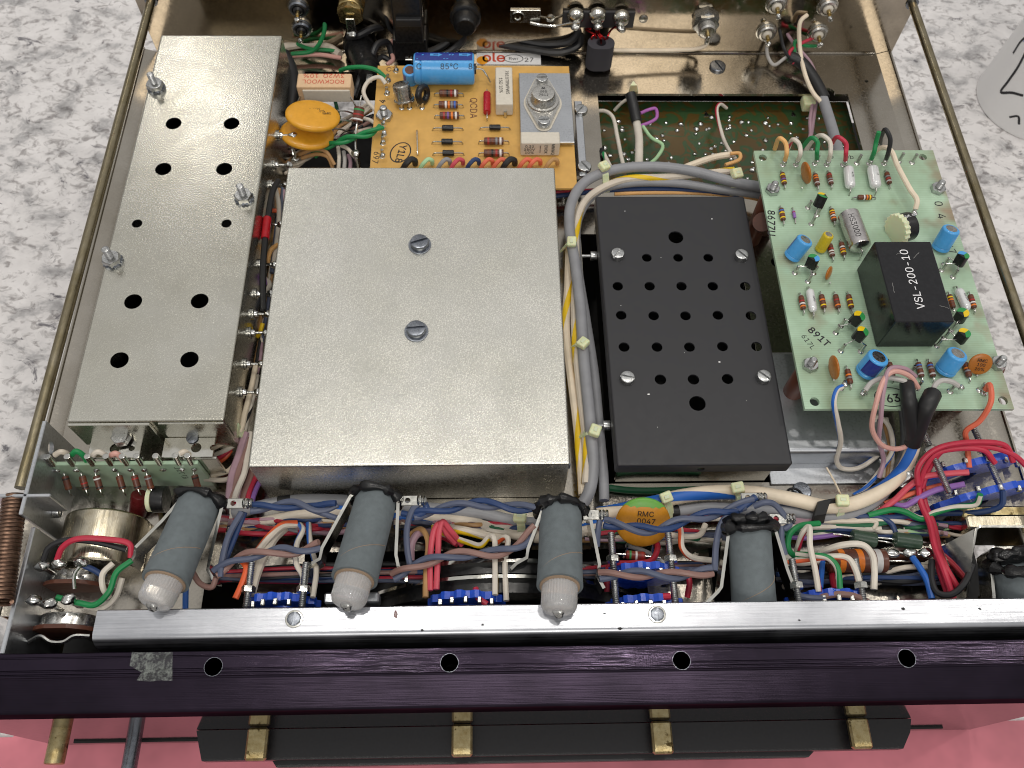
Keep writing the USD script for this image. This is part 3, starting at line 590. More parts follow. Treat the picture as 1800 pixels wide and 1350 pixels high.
def lytic(t, base, top, r, col, band=None, name='electrolytic_capacitor', disc='can_metal', marks=True):
    base, top = np.asarray(base), np.asarray(top); d = unit(top-base); L = np.linalg.norm(top-base)
    b = t.add(name, lathe(base, d, [(0, r*0.9), (0.4, r), (1.4, r), (1.8, r*0.93), (2.2, r), (L-0.8, r), (L-0.25, r*0.93), (L, r*0.82)], 28), col)
    t.add('end_disc', lathe(top-d*0.15, d, [(0, r*0.66), (0.25, r*0.64), (0.27, r*0.3)], 24), disc, b)
    a, bb, dd = frame(d)
    if band:                                                      # minus stripe down the side
        v = lathe(base+d*2.4, d, [(0, r+0.03), (L-3.4, r+0.03)], 40); th0 = band[1]
        C = np.array([base+d*q for q in np.linspace(2.4, L-0.8, 5)])
        v = []; f = []; m = 9
        for i, c in enumerate(C):
            for k in range(m): q = th0 + (k/(m-1)-0.5)*1.5; v.append(c + (r+0.03)*(math.cos(q)*a + math.sin(q)*bb))
        for i in range(len(C)-1):
            for k in range(m-1): f += [[i*m+k, i*m+k+1, (i+1)*m+k+1], [i*m+k, (i+1)*m+k+1, (i+1)*m+k]]
        t.add('stripe', trimesh.Trimesh(np.array(v), f, process=False), band[0], b)
    return b
def wrap_text(s, base, d, r, ang, along, h, up=None, flip=False):
    """Lettering wrapped round a cylinder: reading along its axis."""
    a, b, dd = frame(d, up); m = meshkit.text_mesh(s, h, 0.02); v = np.asarray(m.vertices).copy(); v[:, :2] -= (v[:, :2].min(0)+v[:, :2].max(0))/2
    if flip: v[:, :2] *= -1
    q = ang - v[:, 1]/r
    return trimesh.Trimesh(np.asarray(base) + dd*(along + v[:, :1]) + (r+0.05+v[:, 2:])*(np.cos(q)[:, None]*a + np.sin(q)[:, None]*b), m.faces, process=False)
def disc_cap(t, c, n, r, th, m, name='disc_capacitor', squash=(1, 1), up=Z, parent=None):
    a, b, d = frame(n, up); u = trimesh.creation.icosphere(subdivisions=3).vertices
    prof = np.sign(u[:, 2])*np.abs(u[:, 2])**0.8
    v = np.asarray(c) + (u[:, :1]*r*squash[0])*a + (u[:, 1:2]*r*squash[1])*b + prof[:, None]*th/2*d
    return t.add(name, trimesh.Trimesh(v, trimesh.creation.icosphere(subdivisions=3).faces, process=False), m, parent, smooth=True)
def pin(t, c, h, r=0.75, lean=(0, 0), m='tinned', name='terminal_pin'):
    c = np.asarray(c); e = c + V(lean[0], lean[1], h)
    return t.add(name, cat([cyl(c, e, r, 10, 0.1), lathe(c, Z, [(0, r*1.9), (0.3, r*1.6), (0.6, r)], 12)]), m)

# ================================================================ green board on the right
ZB = 36.0
GB = Thing('circuit_board', 'pale green circuit board crowded with capacitors, resistors and a black block', 'circuit board')
C4 = [at(1325, 265, ZB), at(1640, 264, ZB), at(1783, 719, ZB), at(1415, 719, ZB)]
pol = Polygon([c[:2] for c in C4])
for px, py in ((1341, 277), (1622, 276), (1432, 706), (1763, 704)): pol = pol.difference(Point(*at(px, py, ZB)[:2]).buffer(1.9))
GB.add('board', plate(pol, ZB-1.6, ZB), 'green_board')
for px, py in ((1357, 330), (1647, 328), (1423, 638), (1752, 635)):
    c = at(px, py+6, ZB); c[2] = ZB
    GB.add('hex_nut', hexnut(c, 3.3, 2.4, rot=rng.random()), 'steel_screw'); GB.add('bolt_end', thread(c, c+Z*6.0, 1.6, 0.7), 'steel_screw')
    s_ = 'standoff'; GB.add(s_, cyl(c-Z*1.7, V(c[0], c[1], 0.2), 4.2, 18), 'phenolic')
def G(px, py, h=0): return at(px, py, ZB+h)
RL, RR = 6.3, 1.15
for px, py, code, dr in ((1377, 314, 'ynvy', Y), (1435, 316, 'oons', Y), (1459, 314, 'rnes', Y), (1561, 313, 'ners', Y), (1520, 347, 'nwoy', X), (1375, 377, 'byny', Y), (1464, 378, 'yowo', Y),
                         (1461, 440, 'nrws', Y), (1481, 437, 'nwoy', Y), (1410, 532, 'nrwo', Y), (1446, 530, 'nony', Y), (1471, 530, 'nrno', Y), (1494, 530, 'nyny', Y), (1672, 530, 'yonn', Y), (1709, 530, 'nrwo', Y),
                         (1492, 662, 'noen', Y), (1566, 650, 'nknn', Y), (1617, 650, 'bens', Y), (1637, 650, 'bens', Y), (1700, 650, 'noen', Y)):
    c = G(px, py, RR+0.3)
    resistor(GB, c, dr if dr is X else -Y, RL, RR, code, zb=ZB, lead=2.2)
resistor(GB, G(1396, 377, 1.0), -Y, 3.8, 0.7, 'r', body='wire_violet', zb=ZB, name='diode', lead=2.5)
# electrolytic cans
def can(b, tp, r, col, band=None, disc='can_metal', h=9.5):
    c = G(*b); e = G(*tp, h); lytic(GB, c+Z*0.2, e, r, col, band, disc=disc); return c, e
can((1391, 452), (1416, 421), 3.7, 'cap_blue', ('cap_dark_blue', 2.2)); can((1441, 440), (1457, 412), 2.4, 'cap_yellow', h=8.5); can((1652, 437), (1673, 402), 3.8, 'cap_blue', h=10)
can((1521, 655), (1545, 627), 4.4, 'cap_blue', ('cap_dark_blue', 4.2)); can((1660, 652), (1684, 621), 4.2, 'cap_blue', ('cap_dark_blue', 0.6))
# silver film capacitors
def film(p0, p1, r, txt, m='capacitor_foil', ang=1.2):
    a, b = G(*p0, r+0.3), G(*p1, r+0.3); d = unit(b-a); L = np.linalg.norm(b-a)
    k = GB.add('film_capacitor', lathe(a, d, [(0, r*0.45), (0.5, r*0.8), (1.2, r*0.98), (2.0, r), (L-2.0, r), (L-1.2, r*0.96), (L-0.4, r*0.7), (L, r*0.35)], 22), m)
    if txt: GB.add('marking', wrap_text(txt, a, d, r, ang, L/2, r*0.5), 'ink_black', k)
    for e, s in ((a, -1), (b, 1)): GB.add('lead', tube([e-d*s*0.2, e+d*s*1.4-Z*0.3, e+d*s*2.4-Z*(r+0.2)], 0.35, 6, 4), 'tinned', k)
film((1491, 294), (1495, 330), 2.3, '47K', 'cap_clear'); film((1533, 293), (1540, 330), 2.5, '.1', 'cap_clear'); film((1490, 374), (1514, 438), 4.6, 'HS3000', ang=1.9); film((1423, 509), (1430, 548), 1.7, '1200', 'cap_clear'); film((1684, 508), (1701, 545), 1.9, 'B21W', 'cap_clear')
# disc capacitors on edge
disc_cap(GB, G(1417, 304, 5), unit(V(1, 0.25, 0.2)), 4.6, 2.4, 'orange_disc', squash=(1.0, 1.25))
k = disc_cap(GB, G(1457, 480, 3), unit(V(0.8, -0.6, 0.3)), 3.0, 1.6, 'orange_disc'); 
disc_cap(GB, G(1466, 646, 4.5), unit(V(1, 0.1, 0.1)), 4.8, 2.2, 'orange_disc', squash=(1, 1.1))
n_ = unit(V(-0.12, -0.8, 0.58)); k = disc_cap(GB, G(1723, 640, 4.5), n_, 4.6, 2.0, 'orange_disc')
a_, b_ = unit(np.cross(Z, n_))*1, unit(np.cross(n_, np.cross(Z, n_)))
for i, s in enumerate(('RMC', '100', '20%')): GB.add('marking', text(s, G(1723, 640, 4.5)+n_*1.05+b_*(2.0-1.9*i), a_, b_, 1.3), 'ink_black', k)
for px, py in ((1410, 330), (1459, 497), (1466, 668), (1718, 660)): GB.add('capacitor_leg', cyl(G(px, py, 0), G(px, py, 2.5), 0.35, 6), 'tinned')
# transistors with painted tops on little posts
def to92(tp, bs, c1, c2, posts, ang=0.6, h=8.0):
    b, e = G(*bs, 3.2), G(*tp, h); d = unit(e-b); a, bb, dd = frame(d); L = np.linalg.norm(e-b); r = 2.45
    th = np.linspace(-2.3, 2.3, 15) + ang; P2 = [(r*math.cos(q), r*math.sin(q)) for q in th]
    k = GB.add('transistor', prism(P2, b, a, bb, dd, L), 'black_plastic', smooth=30)
    GB.add('paint_dab', prism([(x*0.99, y*0.99) for x, y in P2[:8]] + [(0, 0)], b+dd*(L+0.01), a, bb, dd, 0.12), c1, k)
    GB.add('paint_dab', prism([(x*0.99, y*0.99) for x, y in P2[7:]] + [(0, 0)], b+dd*(L+0.01), a, bb, dd, 0.12), c2, k)
    for px, py in posts:
        c = G(px, py); q = pin(GB, c, 3.6, 0.7, (0.7, 1.0)); GB.add('leg', tube([c+V(0.7, 1, 3.6), (c+b)/2+Z*2.6, b+dd*0.5], 0.25, 5, 4), 'tinned', q)
to92((1447, 343), (1438, 362), 'band_yellow', 'band_green', ((1420, 365), (1426, 394), (1436, 378)), 0.4); to92((1431, 453), (1424, 469), 'cap_blue', 'band_green', ((1397, 480), (1420, 495), (1430, 480)), 0.7)
to92((1694, 448), (1684, 464), 'band_green', 'cap_blue', ((1655, 475), (1675, 487), (1660, 465)), 0.6); to92((1511, 555), (1500, 567), 'band_green', 'band_yellow', ((1469, 585), (1478, 573)), 0.9); to92((1517, 582), (1506, 595), 'band_green', 'band_yellow', ((1478, 617), (1513, 618)), 0.9)
to92((1693, 549), (1685, 562), 'band_yellow', 'band_green', ((1672, 580),), 0.6); to92((1696, 585), (1686, 598), 'band_green', 'band_yellow', ((1647, 608), (1660, 594)), 0.6)
# trimmer wheel
c = G(1581, 402, 5.5); d = unit(V(1, 0.35, -0.05)); th = np.linspace(0, 2*np.pi, 72, endpoint=False)
a_, b_, dd = frame(d); R_ = 6.6
k = GB.add('trimmer_wheel', prism([((R_+0.35*math.sin(18*q))*math.cos(q), (R_+0.35*math.sin(18*q))*math.sin(q)) for q in th], c-dd*2.2, a_, b_, dd, 2.4), 'knob_cream')
k = GB.add('trimmer_body', cyl(c+dd*0.3, c+dd*5.2, 6.3, 28, 0.4), 'black_plastic'); GB.add('marking', wrap_text('25K 60', c, dd, 6.3, 1.35, 2.8, 1.5), 'ink_white', k)
# the tall black block
q = [G(1575, 567, 19.5), G(1680, 565, 19.5), G(1634, 424, 19.5), G(1536, 425, 19.5)]
cx, cy = np.mean([p[0] for p in q]), np.mean([p[1] for p in q]); w, dep = (q[1][0]-q[0][0]+q[2][0]-q[3][0])/2, (q[3][1]-q[0][1]+q[2][1]-q[1][1])/2
kb = k = GB.add('filter_block', bev((cx, cy, ZB+9.9), (w, dep, 19.4), 0.35), 'black_block'); c = at(1603, 490, ZB+19.7); GB.add('marking', text('VSL-200-10', c, V(-0.02, 1, 0), V(-1, 0, 0), 3.3), 'ink_white', k)
r4 = random.Random(5)
for i in range(5):
    a0 = r4.uniform(0, 6.28); l0 = r4.uniform(1.5, 5); GB.add('scratch', scrawl([(0, 0), (l0*0.5*math.cos(a0), l0*0.5*math.sin(a0)+0.15), (l0*math.cos(a0), l0*math.sin(a0))], V(cx+r4.uniform(-w*.4, w*.4), cy+r4.uniform(-dep*.4, dep*.4), ZB+19.58), X, Y, 0.12), 'can_metal', k)
# terminal pins
PINS_TOP = [(1376, 290), (1399, 290), (1432, 288), (1453, 290), (1482, 290), (1506, 287), (1528, 288), (1554, 288), (1580, 284), (1603, 286)]
for px, py in PINS_TOP: pin(GB, G(px, py), 4.4, 0.75, (0.8, 1.2))
for px, py in ((1519, 690), (1670, 688), (1722, 686), (1602, 378), (1478, 682), (1612, 682), (1600, 655)): pin(GB, G(px, py), 3.6, 0.75, (0.8, 1.2))
# writing
GB.add('handwriting', text('8677U', G(1356, 392), V(-0.15, -1, 0), V(1, -0.15, 0), 3.2, True), 'ink_black'); GB.add('printed_number', text('0', G(1650, 358), V(0, -1, 0), V(1, 0, 0), 3.6), 'ink_black'); GB.add('printed_number', text('4', G(1655, 380), V(0, -1, 0), V(1, 0, 0), 3.6), 'ink_black')
GB.add('handwriting', text('891T', G(1440, 592), V(0.8, -1, 0), V(1, 0.8, 0), 3.0, True), 'ink_black'); GB.add('handwriting', text('617L', G(1421, 601), V(0.5, -1, 0), V(1, 0.5, 0), 2.2), 'ink_black'); GB.add('handwriting', text('63', G(1570, 700), V(1, 0.1, 0), V(-0.1, 1, 0), 3.4, True), 'ink_black')
GB.add('pen_ring', scrawl([(6.5*math.cos(q), 4.2*math.sin(q)) for q in np.linspace(0.3, 6.6, 18)], G(1566, 698), X, Y, 0.35), 'ink_black'); GB.add('handwriting', text('b', G(1497, 276), X, Y, 2.4), 'ink_black'); GB.add('handwriting', text('o', G(1462, 276), X, Y, 2.4), 'ink_black'); GB.add('handwriting', text('67', G(1672, 438), V(0.3, -1, 0), V(1, 0.3, 0), 3.0), 'ink_black')

# ================================================================ yellow board
ZY = 16.0
YB = Thing('circuit_board', 'amber yellow circuit board with blue capacitor, dark diodes and a metal can transistor', 'circuit board')
def Yp(px, py, h=0): return at(px, py, ZY+h)
p0, p1, p2 = Yp(664, 115), Yp(1000, 115), Yp(1012, 308)
YB.add('board', bev(((p0[0]+p1[0])/2, (p0[1]+p2[1])/2-4, ZY-0.8), (p1[0]-p0[0], p0[1]-p2[1]+8, 1.6), 0.15), 'phenolic_board')
for px, py, code in ((789, 164, 'nkrw'), (788, 184, 'nwoeb'), (790, 203, 'rvow')): resistor(YB, Yp(px, py, 2.1), X, 9.6, 1.8, code, zb=ZY, lead=2.8)
for px, py, code in ((868, 248, 'rnew'), (868, 269, 'nkrw')): resistor(YB, Yp(px, py, 2.1), X, 9.6, 1.8, code, zb=ZY, lead=2.8)
for px, py in ((787, 225), (786, 249), (788, 269), (870, 224)):
    resistor(YB, Yp(px, py, 1.7), X, 5.6, 1.45, '', body='black_plastic', zb=ZY, name='diode', lead=5.0)
resistor(YB, Yp(856, 181, 2.2), -Y, 13.5, 1.9, '', body='red_tube', zb=ZY, name='red_film_capacitor', lead=3.5)
# ceramic power resistor
c = Yp(886, 160, 4); k = YB.add('ceramic_resistor', rbox((c[0], c[1], ZY+4), (8.6, 26, 7.6), 0.7), 'ceramic')
for i, s in enumerate(('7810TRWPW5', '15\u03a9 10%')): YB.add('marking', text(s, V(c[0]+1.6-3.2*i, c[1]+2-2*i, ZY+7.85), V(0.02, -1, 0), V(1, 0, 0), 1.7), 'ink_black', k)
YB.add('resistor_leg', cyl(V(c[0]+0.5, c[1]-14.0, ZY), V(c[0]+0.5, c[1]-13.6, ZY+3.5), 0.8, 10), 'tinned')
# heat sink and power transistor
a, b = at(912, 128, ZY+3), at(1010, 250, ZY+3)
k = YB.add('heat_sink', bev(((a[0]+b[0])/2, (a[1]+b[1])/2, ZY+2.2), (b[0]-a[0], a[1]-b[1], 1.6), 0.2), 'aluminium')
YB.add('heat_sink_leg', bev((b[0]-0.8, (a[1]+b[1])/2, ZY-2), (1.6, a[1]-b[1]-2, 6.8), 0.2), 'aluminium')
c = at(954, 182, ZY+3.2); c[2] = ZY+3.05
e1, e2 = at(953, 146, ZY+3), at(955, 220, ZY+3)
def diamond(cc, R, rr, y0, y1): return Point(cc[0], cc[1]).buffer(R).union(Point(cc[0], y0).buffer(rr)).union(Point(cc[0], y1).buffer(rr)).convex_hull
YB.add('insulating_washer', plate(diamond(c, 9.6, 4.2, e1[1], e2[1]), c[2], c[2]+0.4), 'ceramic', k)
pt = YB.add('power_transistor', cat([plate(diamond(c, 8.6, 3.4, e1[1], e2[1]), c[2]+0.4, c[2]+1.8), lathe(V(c[0], c[1], c[2]+1.8), Z, [(0, 8.0), (0.8, 7.7), (1.0, 6.5), (4.6, 6.0), (5.6, 5.5), (5.9, 4.7)], 36)]), 'can_metal')
YB.add('maker_mark', prism([(-1, -0.8), (-.55, .8), (0, -.1), (.55, .8), (1, -0.8), (.5, -.4), (0, -.75), (-.5, -.4)], V(c[0], c[1]+2.9, c[2]+7.71), X, Y, Z, 0.05), 'ink_black', pt)
YB.add('marking', text('085', V(c[0], c[1]+0.4, c[2]+7.72), X, Y, 1.4), 'ink_black', pt); YB.add('marking', text('7812', V(c[0], c[1]-1.8, c[2]+7.72), X, Y, 1.4), 'ink_black', pt)
for e in (e1, e2): screw_parts(YB, pt, V(c[0], e[1], c[2]+1.8), 3.0, 2.0, 'steel_screw', 0.05)
# white block capacitor standing on end
c = at(949, 258, ZY+3.5); k = YB.add('block_capacitor', rbox((c[0], c[1]+1.0, ZY+4.5), (19.0, 7.5, 9.0), 0.8), 'ceramic')
f_ = V(c[0], c[1]-2.85, ZY+4.5); 
for i, s in enumerate(('0.22', '250V', '10%')): YB.add('marking', text(s, f_ + V(-5.2, 0, 2.2-2.1*i), X, Z, 1.5), 'ink_black', k)
for i, s in enumerate(('MMWQ', 'E\u0434OX')): YB.add('marking', text(s if i == 0 else 'EVOX', f_ + V(6.2-3.4*i, 0, 0.2), -Z, X, 1.5), 'ink_black', k)
YB.add('rule_mark', bev(f_ + V(0, -0.02, 0.3), (0.25, 0.06, 5), 0.01), 'ink_black', k)
# big axial electrolytic lying down, small one standing, can transistor, toroid
a, b = Yp(728, 121, 7.8), Yp(834, 121, 7.8); r = 7.7; d = unit(b-a); L = np.linalg.norm(b-a)
k = YB.add('axial_electrolytic', lathe(a, d, [(0, r*0.8), (0.3, r*0.93), (1, r), (3.2, r), (3.8, r*0.94), (4.4, r), (L-1, r), (L-0.3, r*0.94), (L, r*0.85)], 36), 'cap_blue')
a_, b_, dd = frame(d); v, f, m = [], [], 13
for i, q in enumerate((0.6, L-0.8)):
    for j in range(m): th = 0.05 + 1.0*j/(m-1) + math.pi*0.0; v.append(a + dd*q + (r+0.04)*(math.cos(th)*b_ + math.sin(th)*(-a_)))
STRIPE_ANG = None
def skin(th0, th1, s0, s1, rr, m=13):
    """Patch of the cylinder's skin: angle measured from straight up, positive to the back."""
    v, f = [], []
    for q in np.linspace(s0, s1, 4):
        for th in np.linspace(th0, th1, m): v.append(a + dd*q + rr*(math.cos(th)*Z + math.sin(th)*Y))
    for i in range(3):
        for j in range(m-1): f += [[i*m+j, (i+1)*m+j, (i+1)*m+j+1], [i*m+j, (i+1)*m+j+1, i*m+j+1]]
    return trimesh.Trimesh(np.array(v), f, process=False)
YB.add('stripe', skin(-0.30, 0.95, 1.0, L-0.9, r+0.03), 'cap_dark_blue', k)
def onskin(m2, ang0, along, rr=r+0.08):
    v = np.asarray(m2.vertices).copy(); th = ang0 + v[:, 1]/rr
    return trimesh.Trimesh(a + dd*(along + v[:, :1]) + (rr+v[:, 2:])*(np.cos(th)[:, None]*Z + np.sin(th)[:, None]*Y), m2.faces, process=False)
def flat2(pts): return trimesh.creation.extrude_polygon(pts if isinstance(pts, Polygon) else Polygon(pts), 0.03, engine='earcut')
for s0 in (8.5, 23.0): 
    YB.add('arrow_mark', onskin(flat2([(0, -1), (4, -1), (4, -1.6), (6.2, 0), (4, 1.6), (4, 1), (0, 1)]), 0.22, s0), 'cap_blue', k); YB.add('minus_mark', onskin(flat2([(1.6, -.25), (4, -.25), (4, .25), (1.6, .25)]), 0.22, s0, r+0.12), 'cap_dark_blue', k)
for s0 in (1.5, 15.0, 16.5): YB.add('chevron_mark', onskin(flat2([(0, -3.2), (3.2, 0), (0, 3.4), (.7, 3.4), (4.0, 0), (.7, -3.2)]), 0.22, s0), 'cap_blue', k)
for s, s0 in (('85\u00b0C', 13.5), ('85', 27.5), ('C', 1.6)):
    m2 = meshkit.text_mesh(s, 2.7, 0.03); YB.add('marking', onskin(m2, -0.85, s0), 'ink_black', k)
YB.add('end_lead', tube([b, b+d*4-Z*0.5, b+d*6.2-Z*2.5+V(0, -2, 0), b+d*8-Z*6+V(0, -3, 0)], 0.45, 7), 'tinned', k); YB.add('end_seal', cyl(b, b+d*0.8, 2.6, 16), 'black_plastic', k)
lytic(YB, Yp(722, 142, 0.5), Yp(720, 123, 9.5), 3.7, 'cap_blue', ('cap_dark_blue', 3.4), disc='resistor_brown')
c0, c1 = Yp(711, 176, 2.4), Yp(705, 150, 9.5)
YB.add('can_transistor', lathe(c0, c1-c0, [(0, 5.3), (0.6, 5.3), (0.7, 4.5), (7.6, 4.4), (8.4, 4.1), (8.6, 3.6)], 30), 'can_metal')
for px, py in ((706, 190), (720, 190), (742, 190), (724, 176)): pin(YB, Yp(px, py), 3.2, 0.75, (0.2, 0.6))
c = Yp(743, 166, 5); tor = trimesh.creation.torus(3.6, 1.7, 28, 14); 
tor.apply_transform(trimesh.geometry.align_vectors([0, 0, 1], unit([0.85, -0.5, 0.25]))); tor.apply_translation(c); YB.add('toroid', tor, 'black_plastic', smooth=True); YB.add('toroid_lead', tube([c+V(-3, -2, 2), c+V(-1.5, -3, 0), c+V(-3, -4, -4)], 0.5, 6), 'solder')
YB.add('jumper', tube([Yp(733, 229, 0), Yp(733, 231, 1.3), Yp(734, 270, 1.3), Yp(734, 273, 0)], 0.4, 6), 'tinned')
# row of terminals down the left edge and a bolt
for px, py in ((682, 143), (680, 165), (674, 218), (675, 236), (673, 252), (672, 275), (696, 125)): pin(YB, Yp(px, py), 3.8, 0.8, (0.2, 0.9)); YB.add('solder_joint', blob(Yp(px, py, 4.0)+V(0.2, 0.9, 0), 1.2, px+py), 'solder')
c = Yp(676, 206); YB.add('hex_nut', hexnut(c, 4.3, 2.4), 'steel_screw'); YB.add('bolt_end', thread(c, c+Z*7, 1.9, 0.8), 'steel_screw')
YB.add('handwriting', text('Y1L8', Yp(705, 270), V(-0.2, -1, 0), V(1, -0.2, 0), 3.4, True), 'ink_black'); YB.add('pen_ring', scrawl([(4.8*math.cos(q)+1.0*math.sin(q), 6.3*math.sin(q)) for q in np.linspace(0.3, 6.7, 18)], Yp(704, 268), X, Y, 0.6), 'ink_black')
YB.add('handwriting', text('697', Yp(661, 277), V(-0.1, -1, 0), V(1, -0.1, 0), 3.0), 'ink_black'); YB.add('printed_letters', text('QCDA', Yp(832, 190), V(0, -1, 0), V(1, 0, 0), 3.6), 'phenolic'); YB.add('handwriting', text('4', Yp(672, 178), V(0.3, 1, 0), V(-1, .3, 0), 3.0, True), 'ink_black')
YB.add('printed_mark', text('C3', Yp(688, 122), X, Y, 3.0), 'phenolic')
for px, py in ((700, 300), (990, 300), (990, 124), (672, 128)):
    c = Yp(px, py); YB.add('standoff', cyl(V(c[0], c[1], 0.1), V(c[0], c[1], ZY-1.6), 2.6, 12), 'aluminium')
# bracket right of it with two screws
BK = Thing('angle_bracket', 'grey metal strip with two slotted screws at the right edge of the amber board', 'bracket')
a, b = at(1012, 185, ZY-2), at(1038, 300, ZY-2)
BK.add('strip', bev(((a[0]+b[0])/2-1.2, (a[1]+b[1])/2, ZY-2.6), (b[0]-a[0]-1, a[1]-b[1]+6, 1.5), 0.3), 'aluminium'); BK.add('leg', bev((b[0]-3.0, (a[1]+b[1])/2, ZY/2-2), (1.4, a[1]-b[1], ZY-3), 0.2), 'aluminium')
for px, py, an in ((1021, 193, 0.9), (1027, 293, 2.2)): screw_parts(BK, None, at(px, py+3, ZY-1.8), 3.4, 2.2, 'steel_screw', an)

# ================================================================ parts standing between the boxes at the rear left
q = Thing('power_resistor', 'tan and white ceramic resistor block with red printing behind the yellow disc capacitors', 'resistor')
c = at(570, 138, 26); k = q.add('body', rbox((c[0], c[1]-1, 21), (27, 9.5, 10), 0.8), 'ceramic_tan'); q.add('cement_fill', rbox((c[0]+1, c[1]-5.9, 20.4), (23.5, 1.2, 7.6), 0.5), 'ceramic')
for i, s in enumerate(('ROCKWOOL', '3W2\u03a9  10%')): q.add('marking', text(s, V(c[0]-0.3, c[1]+1.8-4.0*(1-i)+0.0, 26.05), -X, -Y, 2.6), 'ink_red', k)
for s in (-1, 1): q.add('lead', tube([V(c[0]+s*12.5, c[1]-6, 20), V(c[0]+s*14.5, c[1]-8, 16), V(c[0]+s*14, c[1]-10, 3)], 0.45, 6), 'tinned')
for i, (px, py, z, lab) in enumerate(((550, 204, 27, 'upper of the two stacked yellow disc capacitors, with small black print'), (540, 236, 17.5, 'lower of the two stacked yellow disc capacitors'))):
    q = Thing('disc_capacitor', lab, 'capacitor'); c = at(px, py, z); n = unit(V(0.24, 0.16, 0.95)); k = disc_cap(q, c, n, 13.2, 6.0, 'yellow_disc', 'body', (1, 0.86), up=unit(V(-0.25, 0.9, 0.3)))
    ax_ = unit(np.cross(V(-0.25, 0.9, 0.3), n))
    if i == 0:
        bx_ = unit(np.cross(n, ax_))
        for j, s in enumerate(('.1 50V', '20%', 'RMC')): q.add('marking', text(s, c + n*2.9 + ax_*(1+2.5*j) + bx_*(1.5-1.8*j), ax_, bx_, 1.4), 'ink_black', k)
    for s in (-1, 1): q.add('lead', tube([c+ax_*12+V(0, s*3, 0), c+ax_*17+V(0, s*3, -1), c+ax_*24+V(0, s*2, -4)], 0.45, 6), 'tinned')
q = Thing('disc_capacitor', 'large orange disc capacitor with green edge marked RMC .0047 10%', 'capacitor')
c = at(1130, 918, 19); n = unit(V(-0.05, -0.72, 0.70)); k = disc_cap(q, c, n, 10.6, 4.2, 'amber', 'body', (1.0, 0.98)); a_ = unit(np.cross(Z, n)); b_ = np.cross(n, a_)
for s, w in (('RMC', 4.6), ('.0047', 1.6), ('10%', -1.5)): q.add('marking', text(s, c + n*2.12 + b_*w + a_*0.5, a_, b_, 2.1), 'ink_black', k)
v = np.asarray(trimesh.creation.icosphere(subdivisions=3).vertices); f = trimesh.creation.icosphere(subdivisions=3).faces
q.add('green_edge', trimesh.Trimesh(c + v[:, :1]*10.7*a_ + v[:, 1:2]*10.5*b_ + (np.sign(v[:, 2])*np.abs(v[:, 2])**0.8)[:, None]*2.17*n, f[(v[f][:, :, 1].min(1) > 0.62)], process=True), 'ink_green', k, smooth=True)
for s in (-1, 1): q.add('lead', tube([c+a_*s*5-b_*9, c+a_*s*5-b_*12, c+a_*s*6-b_*16], 0.45, 6), 'tinned')
def loose_resistor(lab, px0, px1, r, code, body='resistor_brown', lead=6):
    q = Thing('resistor', lab, 'resistor'); a, b = at(*px0), at(*px1); d = unit(b-a); L = np.linalg.norm(b-a); c = (a+b)/2
    k = q.add('body', lathe(a, d, [(0, r*0.8), (0.2, r*0.94), (0.6, r), (L-0.6, r), (L-0.2, r*0.94), (L, r*0.8)], 20), body)
    bands_of(q, k, a, d, L, r, code, 22)
    for e, s in ((a, -1), (b, 1)): q.add('lead', tube([e, e+d*s*lead*0.6, e+d*s*lead-Z*0.6], 0.42, 6), 'tinned')
    return q
loose_resistor('red and brown resistor standing between the disc capacitors and the amber board', (632, 188, 24), (628, 215, 20), 2.6, 'grw'); loose_resistor('brown resistor with yellow band below the lower yellow disc', (508, 240, 20), (512, 257, 18), 1.9, 'y', lead=4)
loose_resistor('big brown resistor with two orange bands behind the fourth rotary switch', (1452, 986, 10), (1556, 986, 10), 4.6, 'oons'.replace('ns', 's'), lead=10)
loose_resistor('left dark green glazed resistor under the wire bundle', (1497, 943, 12), (1540, 950, 12), 2.9, '', 'resistor_green', 7); loose_resistor('right dark green glazed resistor under the wire bundle', (1572, 948, 12), (1618, 953, 12), 2.9, '', 'resistor_green', 7)
loose_resistor('small red and green resistor behind the double blue switch', (1100, 975, 14), (1134, 978, 14), 1.7, 'gwr', 'resistor_red', 6)
q = Thing('diode', 'red capped diode in black sleeving between the two plated boxes', 'diode')
q.add('body', cyl(at(470, 383, 26), at(466, 420, 26), 1.9, 16, 0.3), 'red_tube'); q.add('sleeve', tube([at(489, 318, 23), at(480, 335, 25), at(471, 383, 26)], 1.4, 9), 'black_sleeve'); q.add('sleeve', tube([at(466, 420, 26), at(462, 480, 26), at(463, 545, 24)], 1.4, 9), 'black_sleeve')

# ================================================================ rear panel fittings
YP = YR
def R(px, py, y=0): return aty(px, py, YP-y)
def rca(px, py, lab, dark=False):
    q = Thing('phono_jack', lab, 'jack'); c = R(px, py); d = -Y
    q.add('washer', lathe(c, d, [(0, 5.6), (0.6, 5.6), (0.7, 5.0)], 28), 'tinned'); q.add('ring', lathe(c+d*0.6, d, [(0, 5.0), (1.6, 4.9), (2.4, 4.2), (2.6, 3.2), (1.6, 2.8)], 28), 'dark_screw' if dark else 'can_metal')
    q.add('insulator', lathe(c+d*1.2, d, [(0, 3.0), (2.2, 2.6), (3.0, 1.6)], 20), 'black_plastic' if dark else 'ceramic'); k = q.add('centre_lug', cat([cyl(c+d*3, c+d*7, 1.1, 12, 0.2), bev(c+d*8.6-Z*0.6, (1.6, 3.6, 1.4), 0.3)]), 'yellow_zinc'); q.add('solder_joint', blob(c+d*9.4-Z*0.6, 1.5, px), 'solder', k)
    return c
rca(525, 12, 'upper dark phono jack at the far left of the rear panel', True); rca(531, 48, 'lower dark phono jack at the far left of the rear panel', True)
